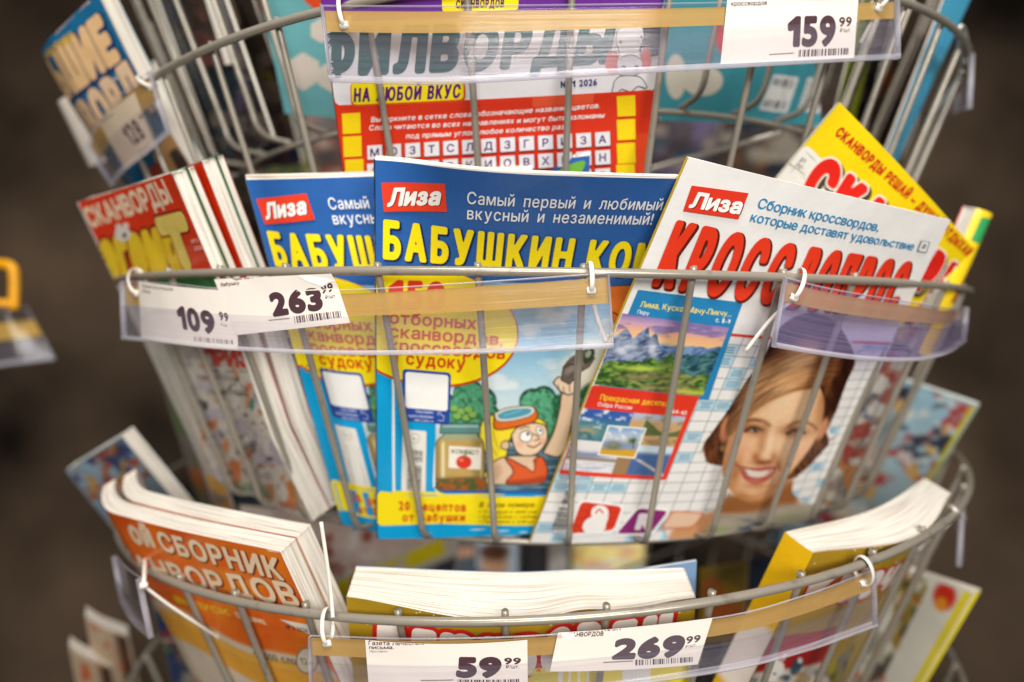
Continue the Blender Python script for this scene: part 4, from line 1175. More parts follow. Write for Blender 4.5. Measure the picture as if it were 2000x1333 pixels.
    p.line([(1632, 706), (1622, 744), (1604, 786)], 6, '#a9703e', 5, op=.5)
    k0 = p.C.copy(); p.line([(1496, 690), (1530, 660), (1580, 648), (1630, 660)], 34, '#2c140a', 14, op=.8); p.line([(1470, 728), (1490, 706)], 12, '#3a1a0c', 8, op=.5); hm = np.maximum(hm, fm2); p.C = k0 * (1 - hm[:, None]) + p.C * hm[:, None]
# the portrait is printed as an irregular shape: only where the figure is
def canvas_masked(art, q, painter, shape, step):
    n0 = len(art.items); art.canvas(q, painter, step)
    uv, tri, col, lay = art.items[n0]
    pp = art.p.px(uv[:, 0], uv[:, 1])
    d = np.min([sdf(pp[:, 0], pp[:, 1], [smooth_path(np.vstack([np.array(s, float), np.array(s, float)[:1]]), 5)[:-1]]) for s in shape], axis=0)
    keep = (d < 0)[tri].all(1)
    art.items[n0] = (uv, tri[keep], col, lay)
shape = [[(1366, 892), (1374, 866), (1388, 846), (1424, 796), (1458, 742), (1488, 700), (1512, 648), (1550, 616), (1590, 608), (1634, 624), (1660, 662), (1674, 700), (1654, 748), (1634, 804), (1620, 842), (1632, 852), (1606, 884), (1578, 914), (1556, 934), (1550, 965), (1600, 990), (1650, 984), (1640, 1060), (1330, 1062), (1316, 1010), (1386, 997), (1420, 966), (1406, 930), (1408, 912), (1384, 906)]]
canvas_masked(a, [(1330, 600), (1720, 600), (1650, 1062), (1290, 1062)], portrait, shape, 1.35)
# blue and red boxes with travel pictures
a.rect([(1246, 566), (1451, 591), (1384, 782), (1168, 756)], '#2a83b8')
def machu(p):
    A, B = p.a, p.b
    p.vgrad([(0, '#8f7fb4'), (.10, '#c9a0b8'), (.20, '#f0b48a'), (.30, '#f2c48c'), (.42, '#6f86b8'), (1, '#3c5a64')])
    c = fbm(A * 5, B * 16, 41); p.mix(np.clip((c - .5) * 5, 0, .8) * np.clip((.26 - B) * 12, 0, 1), '#7a6aa2')
    def ridge(y0, peaks, rough, seed):
        h = np.full(len(A), y0)
        for cx, w, hh in peaks: h = np.minimum(h, y0 - hh * np.clip(1 - abs(A - cx) / w, 0, 1) ** 1.25)
        return h + rough * (fbm(A * 14, A * 0, seed) - .5)
    def slope(mask, base, hi, lo, fx, fy, seed):
        n = fbm(A * fx + B * fx * .8, B * fy - A * fy * .5, seed, 5)
        p.mix(mask, base); p.mix(mask * np.clip((n - .5) * 6, 0, .85), hi); p.mix(mask * np.clip((.47 - n) * 6, 0, .85), lo)
    m = np.clip((B - ridge(.34, [(.80, .22, .05), (.98, .2, .08)], .05, 42)) * 60, 0, 1) * (A > .4); slope(m, '#5f7fae', '#86a2c6', '#3f5a8c', 14, 16, 43)
    m = np.clip((B - ridge(.44, [(.10, .2, .26), (.27, .16, .34), (.36, .13, .27)], .08, 44)) * 60, 0, 1); slope(m, '#45587f', '#8c9cba', '#22304f', 22, 16, 45)
    m = np.clip((B - ridge(.50, [(.72, .18, .10), (1.0, .28, .22)], .06, 46)) * 60, 0, 1) * np.clip((A - .45) * 20, 0, 1); slope(m, '#3a6470', '#5f8f86', '#1c3a4a', 20, 18, 47)
    mist = np.exp(-((A - .16) / .15) ** 2 - ((B - .47) / .12) ** 2) + .9 * np.exp(-((A - .37 - .25 * (B - .35)) / .05) ** 2 - ((B - .38) / .17) ** 2) + .6 * np.exp(-((A - .05) / .1) ** 2 - ((B - .3) / .06) ** 2)
    p.mix(np.clip(mist, 0, .92) * np.clip(.2 + 1.2 * fbm(A * 9, B * 14, 48), 0, 1), '#dfe3ee')
    m = np.clip((B - ridge(.68, [(.57, .16, .25), (.62, .1, .2), (.40, .3, .14), (.2, .3, .04)], .12, 49)) * 60, 0, 1); slope(m, '#4f7a34', '#8fb04a', '#24421e', 20, 22, 50)
    m2 = m * np.exp(-((A - .55) / .10) ** 2 - ((B - .50) / .12) ** 2); p.mix(m2 * .8, '#3f6034')
    t = np.sin((B * 60 + A * 14 + 3 * fbm(A * 6, B * 6, 51))); r = np.exp(-((A - .56) / .34) ** 2 - ((B - .84) / .14) ** 2)
    p.mix(m * np.clip(r * 1.5, 0, 1) * np.clip(fbm(A * 18, B * 20, 52) * 2.4 - .75, 0, .95), '#a08c66'); p.mix(m * r * np.clip(t * .8, 0, .6), '#6a5a40')
    g = np.exp(-((B - .70 + .16 * (A - .35)) / .035) ** 2) * np.exp(-((A - .33) / .2) ** 2); p.mix(g * .9, '#c3da4e')
    g = np.exp(-((B - .96) / .04) ** 2) * np.clip((A - .55) * 4, 0, 1); p.mix(g * .8, '#d8d24a')
a.canvas([(1214, 612), (1424, 640), (1372, 774), (1160, 751)], machu, 1.35)
a.text('Лима, Куско, Мачу-Пикчу...', (1249, 600), (1428, 619), (3, -12), '#f6e36a', .02, .1, space=.3)
a.text('Перу', (1244, 613), (1267, 616), (2, -8), '#f2f4f4', .015); a.text('с. 8–9', (1397, 629), (1425, 633), (2, -9), '#f2f4f4', .03)
a.rect([(1157, 752), (1366, 774), (1300, 938), (1091, 926)], '#e23a26')
def lakes(p):
    p.fill('#dfe6ea')
    A, B = p.a, p.b
    n = p.n(16, 9, 51)
    q = (A < .48) & (B < .5); p.mix(q * 1.0, '#3c7f96'); p.mix(q * np.clip((.22 - B) * 9, 0, 1), '#3a5ea8'); p.mix(q * (B < .3) * np.clip((n - .5) * 6, 0, 1), '#e6eaee')
    p.mix(q * np.exp(-((A - .1) / .13) ** 2 - ((B - .36) / .1) ** 2) * .9, '#b7a67e'); p.mix(q * (B > .3) * np.clip((n - .55) * 5, 0, .6), '#1f5f78')
    q = (A >= .48) & (B < .5); p.mix(q * 1.0, '#c8a474'); p.mix(q * np.clip((.14 - B) * 12, 0, 1), '#b4bfd0'); h = .16 + .12 * np.sin(A * 9); p.mix(q * (B > h) * (B < .33) * (A > .62) * 1.0, '#5c7040'); p.mix(q * np.clip((n - .5) * 4, 0, .5), '#7a6a48')
    q = (A < .48) & (B >= .5); p.mix(q * 1.0, '#e9e6e4'); p.mix(q * np.exp(-((B - .70 - .03 * np.sin(A * 9)) / .05) ** 2), '#7f8cae'); p.mix(q * np.exp(-((B - .79) / .03) ** 2), '#857a70'); p.mix(q * (B > .85) * np.clip((p.n(40, 3, 53) - .45) * 5, 0, .7), '#aab2cf')
    q = (A >= .48) & (B >= .5); p.mix(q * 1.0, '#48689a'); p.mix(q * np.clip((.66 - B) * 14, 0, 1), '#cfe0ea'); p.mix(q * (A < .62) * (B > .72) * 1.0, '#9c7a54'); d = abs((A - .6) - (B - .72) * 1.3 - .06); p.mix(q * (B > .74) * np.clip(1 - d / .05, 0, 1), '#e2cfc4')
a.canvas([(1139, 797), (1339, 814), (1294, 931), (1098, 917)], lakes, 1.5)
a.rect([(1187, 830), (1263, 836), (1240, 896), (1166, 889)], '#f3efe4')
def inset(p):
    p.vgrad([(0, '#7fa4d4'), (.4, '#cfd9e6'), (.62, '#8a9ac4'), (1, '#c9a43a')])
    n = p.n(7, 6, 61); p.mix(np.clip((n - .5) * 5, 0, .8) * (p.b < .5), '#f1ece6')
    p.mix(np.exp(-((p.a - .32) / .2) ** 2 - ((p.b - .66) / .17) ** 2), '#5d6a50'); p.mix(np.exp(-((p.a - .3) / .12) ** 2 - ((p.b - .62) / .1) ** 2) * .8, '#9a9484')
    p.mix(np.exp(-((p.a - .78) / .14) ** 2 - ((p.b - .42) / .12) ** 2) * np.clip(n * 2, 0, 1), '#3c5a34'); p.line([(1238, 858), (1236, 875)], 2, '#4a3a2a')
    p.mix(np.clip((p.b - .8 + .08 * p.a) * 12, 0, 1), '#d8a324')
a.canvas([(1190, 833), (1259, 838.5), (1238, 893), (1170, 886.5)], inset, 1.3)
a.text('Прекрасная десятка', (1171, 781), (1304, 794), (3, -11), '#f6d63a', .02, .1, space=.3)
a.text('Озёра России', (1166, 793), (1233, 800), (2, -8), '#f8efe8', .015); a.text('с. 64–65', (1299, 806), (1340, 810), (2, -8), '#f8efe8', .03)
# barcode, logos
a.barcode([(1105, 958), (1126, 960), (1118, 985), (1096, 983)], '#4b463f', 12, 12, True)
a.barcode([(1092, 990), (1116, 992), (1104, 1036), (1076, 1034)], '#4b463f', 20, 13, True)
a.ell(1116, 941, 11, 8, '#b5b0a8', 8); a.ell(1116, 941, 9.6, 6.8, WH, 8); a.text('16+', (1110, 944), (1122, 945), (1, -5), '#9a958c', .01)
a.rect([(1131, 975), (1221, 985), (1203, 1040), (1106, 1047)], '#f6f3ef', 12)
a.rect([(1135, 979), (1215, 989), (1198, 1035), (1112, 1042)], '#dc3f26', 10)
for k in (.25, .5, .75):
    p0 = np.array([1135, 979]) * (1 - k) + np.array([1215, 989]) * k; p1 = np.array([1112, 1042]) * (1 - k) + np.array([1198, 1035]) * k
    a.line([p0, p1], 1.3, '#b72d18')
    p0 = np.array([1135, 979]) * (1 - k) + np.array([1112, 1042]) * k; p1 = np.array([1215, 989]) * (1 - k) + np.array([1198, 1035]) * k
    a.line([p0, p1], 1.3, '#b72d18')
a.ell(1171, 1001, 17, 15, '#f6f1ea'); a.poly([(1155, 1008), (1186, 1006), (1183, 1022), (1180, 1034), (1166, 1041), (1146, 1041), (1137, 1030), (1143, 1016)], '#f6f1ea', curve=True)
a.line([(1162, 1002), (1170, 994), (1178, 1002)], 3, '#dc3f26', True)
a.rect([(1242, 988), (1309, 993), (1275, 1044), (1197, 1046)], '#f6f3ef', 12)
a.rect([(1246, 992), (1304, 997), (1271, 1040), (1203, 1042)], '#8a2a72', 9)
a.text('R', (1238, 1034), (1270, 1034), (10, -34), '#f3e9ee', .09)
a.rect([(1312, 996), (1378, 1000), (1352, 1030), (1288, 1034)], '#d9835a', 8); a.rect([(1314, 999), (1373, 1003), (1350, 1027), (1293, 1030)], '#e3bfa2', 8)
# heading
a.rect([(1350, 362), (1461, 377), (1441, 428), (1333, 412)], '#e03a26')
a.text('Лиза', (1345, 407), (1445, 420), (12, -32), '#8a1f14', .06, .05); a.text('Лиза', (1343, 405.5), (1443, 418.5), (12, -32), '#fbf6f0', .06, .05)
a.text('Сборник кроссвордов,', (1477, 406), (1713, 452), (7, -20), '#2b86b6', .018, .08, space=.3)
a.text('которые доставят удовольствие', (1463, 432), (1781, 489), (6, -19), '#2b86b6', .018, .08, space=.3)
a.rect([(1797, 469), (1815, 472), (1808, 494), (1789, 491)], '#8d9094'); a.rect([(1799, 471), (1812, 473), (1806, 492), (1792, 489)], WH)
a.rect([(1802, 476), (1808, 477), (1804, 486), (1797, 485)], '#8d9094')
a.text('КРОСС', (1269, 558), (1512, 595), (52, -130), '#e23a20', .045, .09, shadow=('#5d2016', .03, -.02, .018))
a.text('ВОПРОС', (1530, 600), (1726, 640), (52, -120), '#e23a20', .045, .08, True, shadow=('#5d2016', .03, -.02, .018))
A4.build(WH, '#d8d2c8', grid=(110, 130), nl=5, jit=.0003, wave=.0003, seed=4, step=.0006, spine=('l', '#e8c23a'))

# ---- yellow scanword magazine, tilted
A5 = Mag('magazine', 'yellow scanword magazine turned on its corner behind the white crossword cover', 'magazine',
         (1640, 200, .500), (1903, 487, .560), (1180, 760, .600), (1446, 955, .660), .003, lambda u, v: .006 * np.sin(u * 3.1) * (1 - v))
a = A5.art; YL = '#f5d514'
a.poly([(1574, 281), (1640, 345), (1700, 700), (1200, 900), (1100, 760), (1500, 350)], '#efece2')
for i in range(6): a.line([(1566 - i * 26, 290 + i * 30), (1680 - i * 26, 395 + i * 30)], 1.5, '#7a7a78')
a.line([(1590, 285), (1440, 455)], 1.5, '#7a7a78'); a.line([(1540, 318), (1572, 342)], 1.5, '#7a7a78')
a.text('де', (1561, 314), (1572, 319), (5, -9), '#8a8880', .01); a.text('пр', (1553, 326), (1566, 331), (5, -9), '#8a8880', .01)
a.text('бусинка', (1594, 356), (1618, 378), (8, -12), '#8a8880', .01)
a.text('СКАНВОРДЫ РЕШАЙ – ДУШОЙ ОТДЫХАЙ', (1629, 263), (1888, 503), (14, -17), '#c8281c', .06, .10, space=.3)
a.text('СКАН', (1552, 388), (1725, 520), (56, -92), '#e5281e', .09, .04, outline=('#f6efe0', .035), shadow=('#4a4030', .07, -.05, .07))
a.text('ВОРДЫ', (1728, 522), (1862, 625), (48, -84), '#d8261e', .09, .04, outline=('#f6efe0', .035), shadow=('#4a4030', .05, -.05, .06))
A5.build(YL, '#e8e2d4', nl=5, jit=.0003, seed=5)

A6 = Mag('magazine', 'rolled yellow magazine tip with green band poking out at the right', 'magazine',
         (1920, 408, .575), (1950, 424, .585), (1796, 690, .60), (1828, 706, .61), .012, lambda u, v: -.006 * ((u - .5) * 2) ** 2)
a = A6.art
a.rect([(1917, 424), (1938, 432), (1912, 478), (1896, 470)], '#3aa35c')
a.poly([(1940, 430), (1952, 426), (1925, 500), (1912, 500)], '#d8341e'); a.poly([(1900, 510), (1912, 505), (1868, 600), (1856, 590)], '#b5651a')
A6.build('#f3cf20', '#d8341e', nl=8, seed=6, spine=('r', '#d84a1e'), grid=(20, 60))

# ---- word search magazine of the upper basket
A7 = Mag('magazine', 'red and white word search magazine with cow head behind the upper rail', 'magazine',
         (622, -46, .446), (1304, -74, .446), (707, 615, .570), (1238, 586, .570), .006, lambda u, v: .004 * np.sin(u * 3.14))
a = A7.art
a.poly([(610, -60), (1320, -90), (1296, 178), (655, 206)], '#f0edea')
a.poly([(610, -60), (1320, -90), (1306, 24), (630, 42)], '#6a2f92')
a.rect([(862, -30), (1014, -36), (1012, 20), (864, 24)], YE, 6); a.text('СКАНВОРДОВ', (890, 17), (984, 15), (1, -17), '#4a2060', .05); a.line([(925, -4), (955, -5)], 5, '#d8341e')
a.poly([(1180, 24), (1306, 20), (1304, 50), (1180, 52)], '#c9a25c')
a.text('ФИЛВОРДЫ', (620, 152), (1188, 126), (2, -95), '#1d5c56', .075, .08)
a.poly([(1240, 60), (1300, 40), (1296, 100), (1262, 110), (1244, 90)], '#3a3a44', curve=True)
a.outlined([(1205, 62), (1222, 50), (1250, 50), (1256, 72), (1248, 100), (1254, 128), (1238, 148), (1216, 148), (1203, 130), (1210, 104), (1204, 84)], '#f3f1ee', '#4a4448', 1.6)
a.poly([(1188, 100), (1206, 104), (1208, 140), (1192, 146), (1182, 128)], '#d8452e', curve=True); a.poly([(1254, 94), (1266, 92), (1272, 124), (1260, 136), (1250, 120)], '#d8452e', curve=True)
a.outlined([(1206, 118), (1228, 108), (1252, 118), (1250, 140), (1228, 150), (1208, 142)], '#d9d2d0', '#5a5256', 1.4)
a.ell(1218, 134, 5, 6, '#6a6266'); a.ell(1243, 133, 5, 6, '#6a6266'); a.ell(1211, 82, 5, 7, '#fbfaf6'); a.ell(1252, 70, 4, 7, '#fbfaf6'); a.ell(1212, 83, 2.4, 3, '#221c1e'); a.ell(1252, 72, 2, 3, '#221c1e')
a.outlined([(1200, 160), (1212, 150), (1244, 150), (1256, 158), (1262, 172), (1246, 168), (1232, 178), (1214, 174), (1206, 180), (1196, 182)], '#e4dfdc', '#3a3438', 1.6)
a.text('№ 1 2026', (1095, 172), (1166, 167), (0, -13), '#2a3a7a', .04)
a.poly([(657, 206), (1296, 174), (1250, 620), (690, 640)], '#e03a1e')
a.poly([(1040, 190), (1160, 184), (1158, 202), (1040, 210)], '#ea5a36'); a.poly([(1240, 262), (1290, 258), (1284, 380), (1236, 384)], '#ea4c26')
a.rect([(684, 160), (908, 156), (910, 198), (686, 209)], '#e5541e', 12); a.rect([(686, 160), (905, 156), (906, 194), (688, 205)], YE, 10)
a.text('НА ЛЮБОЙ ВКУС', (691, 200), (898, 192), (1, -28), '#5a2270', .05, .10, space=.25)
a.text('Вычеркните в сетке слова, обозначающие названия цветов.', (725, 239), (1171, 211), (1, -10.5), '#f8ece4', .03, .11, space=.33)
a.text('Слова читаются во всех направлениях и могут быть изломаны', (721, 255), (1179, 230), (1, -10.5), '#f8ece4', .03, .11, space=.33)
a.text('под прямым углом любое количество раз.', (793, 271), (1105, 252), (1, -10.5), '#f8ece4', .03, .11, space=.33)
for x, y in ((668, 222), (670, 267), (674, 312), (678, 357), (1204, 188), (1204, 234), (1204, 280), (1203, 322), (1202, 366)):
    a.rect([(x, y), (x + 36, y - 2), (x + 37, y + 38), (x + 2, y + 40)], '#fbd71a')
rows = ['МОЗТСЛДЗГРИЗА', 'АНТАРКИОВХЕНН', 'КЛЕЛИЯРОЗАСТР']
for j, row in enumerate(rows):
    for i, ch in enumerate(row):
        x = 717 + i * 37.0; y = 285 - i * 2.2 + j * 35
        if not ((x < 745 and j > 1)):
            a.rect([(x, y), (x + 31, y - 2), (x + 32, y + 27), (x + 1, y + 29)], '#8c1c10'); a.rect([(x + .5, y - .5), (x + 29.5, y - 2.5), (x + 30.5, y + 25), (x + 1.5, y + 27)], '#efe9ea')
            gw = glyph(ch)[1] * 17
            a.text(ch, (x + 15 - gw / 2, y + 21), (x + 15 + gw / 2, y + 20), (0, -16), '#4a2a6a', .03)
A7.build('#e03a1e', '#c9c2b8', grid=(90, 80), nl=8, seed=7, spine=('l', '#e03a1e'))

# ---- blue booklet, upper left
A8 = Mag('puzzle_booklet', 'curled blue puzzle booklet with cream letters at the upper left', 'booklet',
         (58, 112, .63), (190, -16, .575), (284, 456, .735), (415, 402, .665), .017,
         lambda u, v: -.020 * np.clip(.34 - u, 0, 1) ** 1.5 * 3.2 + .004 * np.sin(v * 4), fan=.2)
a = A8.art
a.text('БОЛЬШИЕ', (66, 262), (238, 117), (-41, -69), '#efc48e', .09, .035, shadow=('#223a66', .05, -.05, .06))
a.text('СКАНВОРДЫ', (110, 345), (330, 176), (-40, -62), '#efc9a0', .08, .05, shadow=('#223a66', .05, -.05, .05))
a.text('№ 1 апрель 2026', (207, 172), (252, 138), (-4, -8), '#d8c9bc', .03)
a.text('Я ЛЮБЛЮ РАЗГАДЫВАТЬ', (92, 118), (148, 72), (-7, -11), '#e5b71e', .06)
a.text('Тренировка ума', (108, 70), (149, 26), (-4, -8), '#dcb9a4', .05); a.text('ТЁЩА', (152, 26), (182, -4), (-8, -14), '#efc9a8', .07)
a.poly([(300, 300), (345, 262), (430, 360), (400, 420), (330, 400)], '#d2a468', curve=True); a.poly([(330, 300), (346, 290), (372, 330), (356, 345)], '#4a3a34', curve=True); a.poly([(290, 330), (310, 315), (380, 420), (340, 430)], '#b5452a')
A8.build('#1d6c98', '#8fc4d8', nl=22, jit=.0007, seed=8, spine=('l', '#1d6c98'))
A8b = Mag('puzzle_booklet', 'pale rolled booklet edge under the curled blue booklet at the upper left', 'booklet',
          (104, 205, .70), (128, 186, .69), (165, 330, .73), (195, 320, .72), .012, lambda u, v: -.006 * ((u - .5) * 2) ** 2)
A8b.build('#cfc4b8', '#cfc4b8', nl=5, seed=81, grid=(16, 40))

# ---- red scanword stack, middle left
RED = '#ea3a12'
A9 = Mag('magazine', 'red scanword magazine with fat yellow letters, outer one of the left pair', 'magazine',
         (150, 396, .630), (334, 338, .492), (411, 940, .715), (622, 1012, .578), .018,
         lambda u, v: -.006 * np.sin(u * 3.1) * (1 - v) + .012 * np.exp(-((u - 1) / .25) ** 2) * np.clip(v - .3, 0, 1) * 2 - .02 * np.exp(-((u - 1) / .16) ** 2) * np.clip(v - .72, 0, 1) * 2, fan=.0, group='red scanword magazines at the left')
a = A9.art
def begemot(p):
    p.fill('#ddd5c8')
    n = p.n(46, 30, 91); n2 = p.n(22, 26, 93); n3 = p.n(16, 14, 95)
    k = np.clip((p.b - .18) * 4, 0, 1)
    p.mix(k * np.clip((n - .52) * 7, 0, .8), '#c3b6c8'); p.mix(k * np.clip((n2 - .60) * 9, 0, .9), '#d8763c'); p.mix(k * np.clip((n3 - .62) * 9, 0, .9), '#4a4650')
    p.mix(k * np.clip((.36 - n2) * 9, 0, .8), '#efe6d8'); p.mix(k * np.clip((.33 - n) * 9, 0, .8), '#a89aa0')
    p.ell(548, 782, 32, 46, '#e3c9a4', .12); 
    for i in range(5): p.ell(534 + i * 8, 782, 3, 42, '#d98a4a' if i % 2 else '#c9b08c', .4)
    p.ell(492, 790, 5, 12, '#2f8a72', .3); p.ell(556, 858, 14, 9, '#5a5668', .3, 30); p.ell(600, 850, 26, 18, '#ece2d4', .2, 30)
    p.line([(495, 770), (520, 800), (540, 815)], 2, '#5a5048'); p.poly([(520, 830), (560, 880), (590, 930), (556, 900)], '#c2552a', 6)
    p.poly([(560, 945), (640, 930), (650, 985), (580, 980)], '#d88a2c', 6, op=.8); p.poly([(440, 940), (520, 950), (520, 1000), (430, 990)], '#5a7a58', 10, op=.6)
a.canvas([(330, 560), (480, 555), (625, 1010), (415, 945)], begemot, 2.4)
a.poly([(262, 545), (450, 518), (470, 555), (290, 585)], '#2c7a3e')
a.poly([(150, 390), (336, 334), (446, 523), (235, 560)], RED)
a.text('СКАНВОРДЫ', (179, 446), (339, 396), (-20, -38), '#fbe4c0', .055, .09)
a.text('егемо', (212, 550), (364, 530), (-30, -100), '#f8d02c', .10, .01, outline=('#8a1810', .05), shadow=('#7a1810', .08, -.03, .05))
a.text('Т', (338, 530), (398, 524), (-38, -104), '#fadc70', .13, .0, outline=('#8a1810', .04))
a.ell(240, 458, 16, 14, '#f0e6d8'); a.ell(232, 444, 6, 7, '#f0e6d8'); a.ell(246, 442, 6, 7, '#f0e6d8'); a.ell(244, 460, 4, 5, '#4a3a34')
a.text('№ 3', (375, 476), (388, 474), (-2, -8), '#f2dccc', .03); a.text('2026', (381, 490), (398, 487), (-2, -8), '#f2dccc', .03)
a.text('ПРИЗ!', (402, 716), (507, 718), (-10, -34), '#d8301e', .09, .08)
a.text('Решай и получай!', (388, 742), (470, 748), (-4, -12), '#8a8478', .02); a.text('приятный!', (410, 772), (484, 776), (-4, -14), '#77716a', .02)
A9.build('#ddd5c8', '#c42a20', nl=30, step=.0015, jit=.0011, wave=.002, seed=9, spine=('l', RED), sides='tblr')
def shifted(m, d, grow=1.0):
    n = m.p.N
    return [c - n * d for c in m.p.c]
q = shifted(A9, .0192); q[0] = q[0] + [.006, 0, 0]; q[1] = q[1] + [.004, .0, .004]
A9b = Mag('magazine', 'second red scanword magazine, only its page edges and red rim showing', 'magazine', *q, .018, A9.p.bend, group='red scanword magazines at the left')
A9b.art.uvrect(0, .36, 1, 1, '#ddd5c8'); A9b.build(RED, '#c42a20', nl=30, jit=.0012, wave=.002, seed=10, step=.0015)
for mm in (A9, A9b):      # green insert card in the middle of each
    U, V = np.meshgrid(np.linspace(.55, 1.006, 30), np.linspace(-.006, .34, 60))
    X = mm.p.pos(U.ravel(), V.ravel(), np.full(U.size, -mm.t * .62))
    X2 = mm.p.pos(U.ravel(), V.ravel(), np.full(U.size, -mm.t * .62 - .0012))
    Fg = quads_to_tris(grid_faces(60, 30)); n_ = len(X)
    rim = np.concatenate([np.arange(30), np.arange(1, 60) * 30 + 29]); Fr = np.stack([rim[:-1], rim[1:], rim[1:] + n_, rim[:-1] + n_], 1)
    make_mesh('insert_card', np.vstack([X, X2]), np.vstack([Fg, Fg + n_, quads_to_tris(Fr)]), M_COVER, mm.root, C=np.tile(hx('#2f6b3c'), (2 * n_, 1)))

# ---- thick orange collections, lower left
vl = (.285, .285, -.915)
OR = '#e2661a'
def or_bend(u, v): return -.024 * np.clip(1 - u / .24, 0, 1.6) ** 2 * np.clip(1.1 - .6 * v, 0, 1) + .003 * np.sin(u * 3.14)
c_ = cornersV((150, 982, .585), (547, 1078, .462), .27, vl)
A10 = Mag('thick_puzzle_book', 'thick orange scanword collection with cream block letters at the lower left', 'book', *c_, .0145, or_bend, fan=.1, group='orange collections at the lower left')
a = A10.art
def orng(p):
    p.fill('#e4681a'); n = p.n(90, 60, 101); p.mix(np.clip((n - .5) * 3, 0, .8), '#f08a1e'); p.mix(np.clip((.45 - n) * 3, 0, .7), '#cf4416')
    m = np.clip((p.b - .40) * 30, 0, 1)
    s = p.b + .02 * np.sin(p.a * 9)
    p.mix(np.clip((s - .395) * 60, 0, 1), '#ddcbb4')
    p.mix(np.clip((s - .425) * 60, 0, 1) * np.clip((.56 - s) * 60, 0, 1), '#e8a53a'); p.mix(np.clip((s - .44) * 60, 0, 1) * np.clip((.47 - s) * 60, 0, 1) * .6, '#efc26a')
    p.mix(np.clip((s - .72) * 60, 0, 1) * np.clip((.76 - s) * 60, 0, 1), '#d87a58'); p.mix(np.clip((s - .80) * 40, 0, 1) * np.clip((p.n(20, 12, 103) - .5) * 5, 0, 1), '#cf9a7c')
a._cv = None
uvq = a.p.px(np.array([0, 1, 1, 0.]), np.array([0, 0, 1, 1.]))
a.canvas(uvq, orng, 2.6)
a.text('ОЙ', (262, 1062), (306, 1072), (-17, -38), '#f2d8b8', .10, .05)
a.text('СБОРНИК', (318, 1076), (556, 1135), (-17, -40), '#f8dcb8', .05, .16, shadow=('#7a3414', .05, -.03, .04))
a.text('СКАНВОРДОВ', (203, 1108), (590, 1188), (-20, -40), '#f8dcb8', .05, .16, shadow=('#7a3414', .05, -.03, .04))
a.text('ВЫПУСК', (345, 1176), (452, 1204), (-7, -13), '#f6c62a', .06); a.text('12 страниц', (462, 1206), (520, 1220), (-5, -12), '#f6d8b0', .04)
a.rect([(545, 1209), (605, 1221), (616, 1232), (606, 1240), (556, 1229)][:4], '#efe4d6'); a.text('№ 3 2026', (560, 1228), (602, 1236), (-2, -8), '#4a4a50', .03)
a.text('15 000 слов', (500, 1285), (590, 1300), (-6, -14), '#7a6a58', .03)
a.ell(600, 1290, 22, 26, '#8a7e70'); a.ell(600, 1290, 19, 23, '#ddcbb4'); a.text('12+', (588, 1296), (612, 1302), (-3, -13), '#8a7e70', .03)
a.poly([(482, 1058), (500, 1064), (520, 1066), (538, 1068), (552, 1080), (538, 1078), (528, 1077), (512, 1070), (496, 1067), (486, 1066)], '#efe6da')
A10.build(OR, '#d8d0c4', nl=44, jit=.0005, wave=.0004, seed=11, spine=('l', '#b5441a'))
q = shifted(A10, .0150); q[0] = q[0] + [.006, -.002, .001]; q[1] = q[1] + [.0, .0, .0005]
A10b = Mag('thick_puzzle_book', 'second thick orange collection standing directly behind the first', 'book', *q, .0145, or_bend, fan=.1, group='orange collections at the lower left')
A10b.build(OR, '#d8d0c4', nl=44, jit=.0005, wave=.0004, seed=12, spine=('l', '#b5441a'))

# ---- thick gold books, lower centre and right
GO = '#a5841e'
def gold_dots(a, reg, n, seed):
    r = random.Random(seed)
    for k in range(n):
        x = r.uniform(reg[0], reg[2]); y = r.uniform(reg[1], reg[3]); a.ell(x, y, 1.5 + r.random(), 1.2 + r.random(), '#e6d9a4')
def c_bend(u, v): return .024 * np.sin(np.clip(u, 0, 1) * 3.14) ** 1.3 * np.clip(1 - v * 1.6, 0, 1) - .008 * np.exp(-((u - .66) / .10) ** 2) * np.clip(1 - v * 2, 0, 1)
c_ = cornersV((676, 1166, .464), (1360, 1168, .468), .27, (0, .30, -.95))
A11 = Mag('thick_puzzle_book', 'very thick gold puzzle book with fanned white pages in the lower middle', 'book', *c_, .033, c_bend, fan=.75)
a = A11.art
gold_dots(a, (690, 1175, 1350, 1225), 46, 3)
a.text('КЛЮЧВОРДЫ', (735, 1300), (1300, 1280), (2, -86), '#f0e6dc', .11, .06, outline=('#c8221c', .085))
a.poly([(1000, 1305), (1360, 1290), (1370, 1420), (1000, 1420)], '#e6d33a'); a.rect([(1090, 1305), (1150, 1303), (1150, 1400), (1090, 1400)], '#efe9e0'); a.rect([(1215, 1302), (1270, 1300), (1270, 1400), (1215, 1400)], '#efe9e0')
A11.build(GO, '#7f9fc4', nl=90, jit=.00042, wave=.0003, seed=13, spine=('l', '#b08c2a'))
A11b = Mag('magazine', 'thin grey blue booklet leaning behind the thick gold book in the middle', 'magazine',
           (1010, 1152, .505), (1361, 1096, .500), (1020, 1330, .54), (1350, 1330, .54), .002)
A11b.build('#7f9fc4', '#7f9fc4', nl=3, jit=.0002, wave=.0002, seed=14)
vr = (-.285, .285, -.915)
c_ = cornersV((1589, 1080, .487), (1858, 964, .600), .27, vr)
A12 = Mag('thick_puzzle_book', 'thick gold puzzle book with yellow spine and white pages at the lower right', 'book', *c_, .024,
          lambda u, v: .021 * np.sin(np.clip(u, 0, 1) * 3.14) ** 1.2 * np.clip(1 - v * 1.2, 0, 1), fan=.55)
a = A12.art
gold_dots(a, (1590, 1060, 1760, 1120), 16, 5)
a.text('КЛЮЧВОРДЫ', (1560, 1185), (1830, 1075), (30, -62), '#efe6e0', .10, .06, outline=('#c8221c', .09))
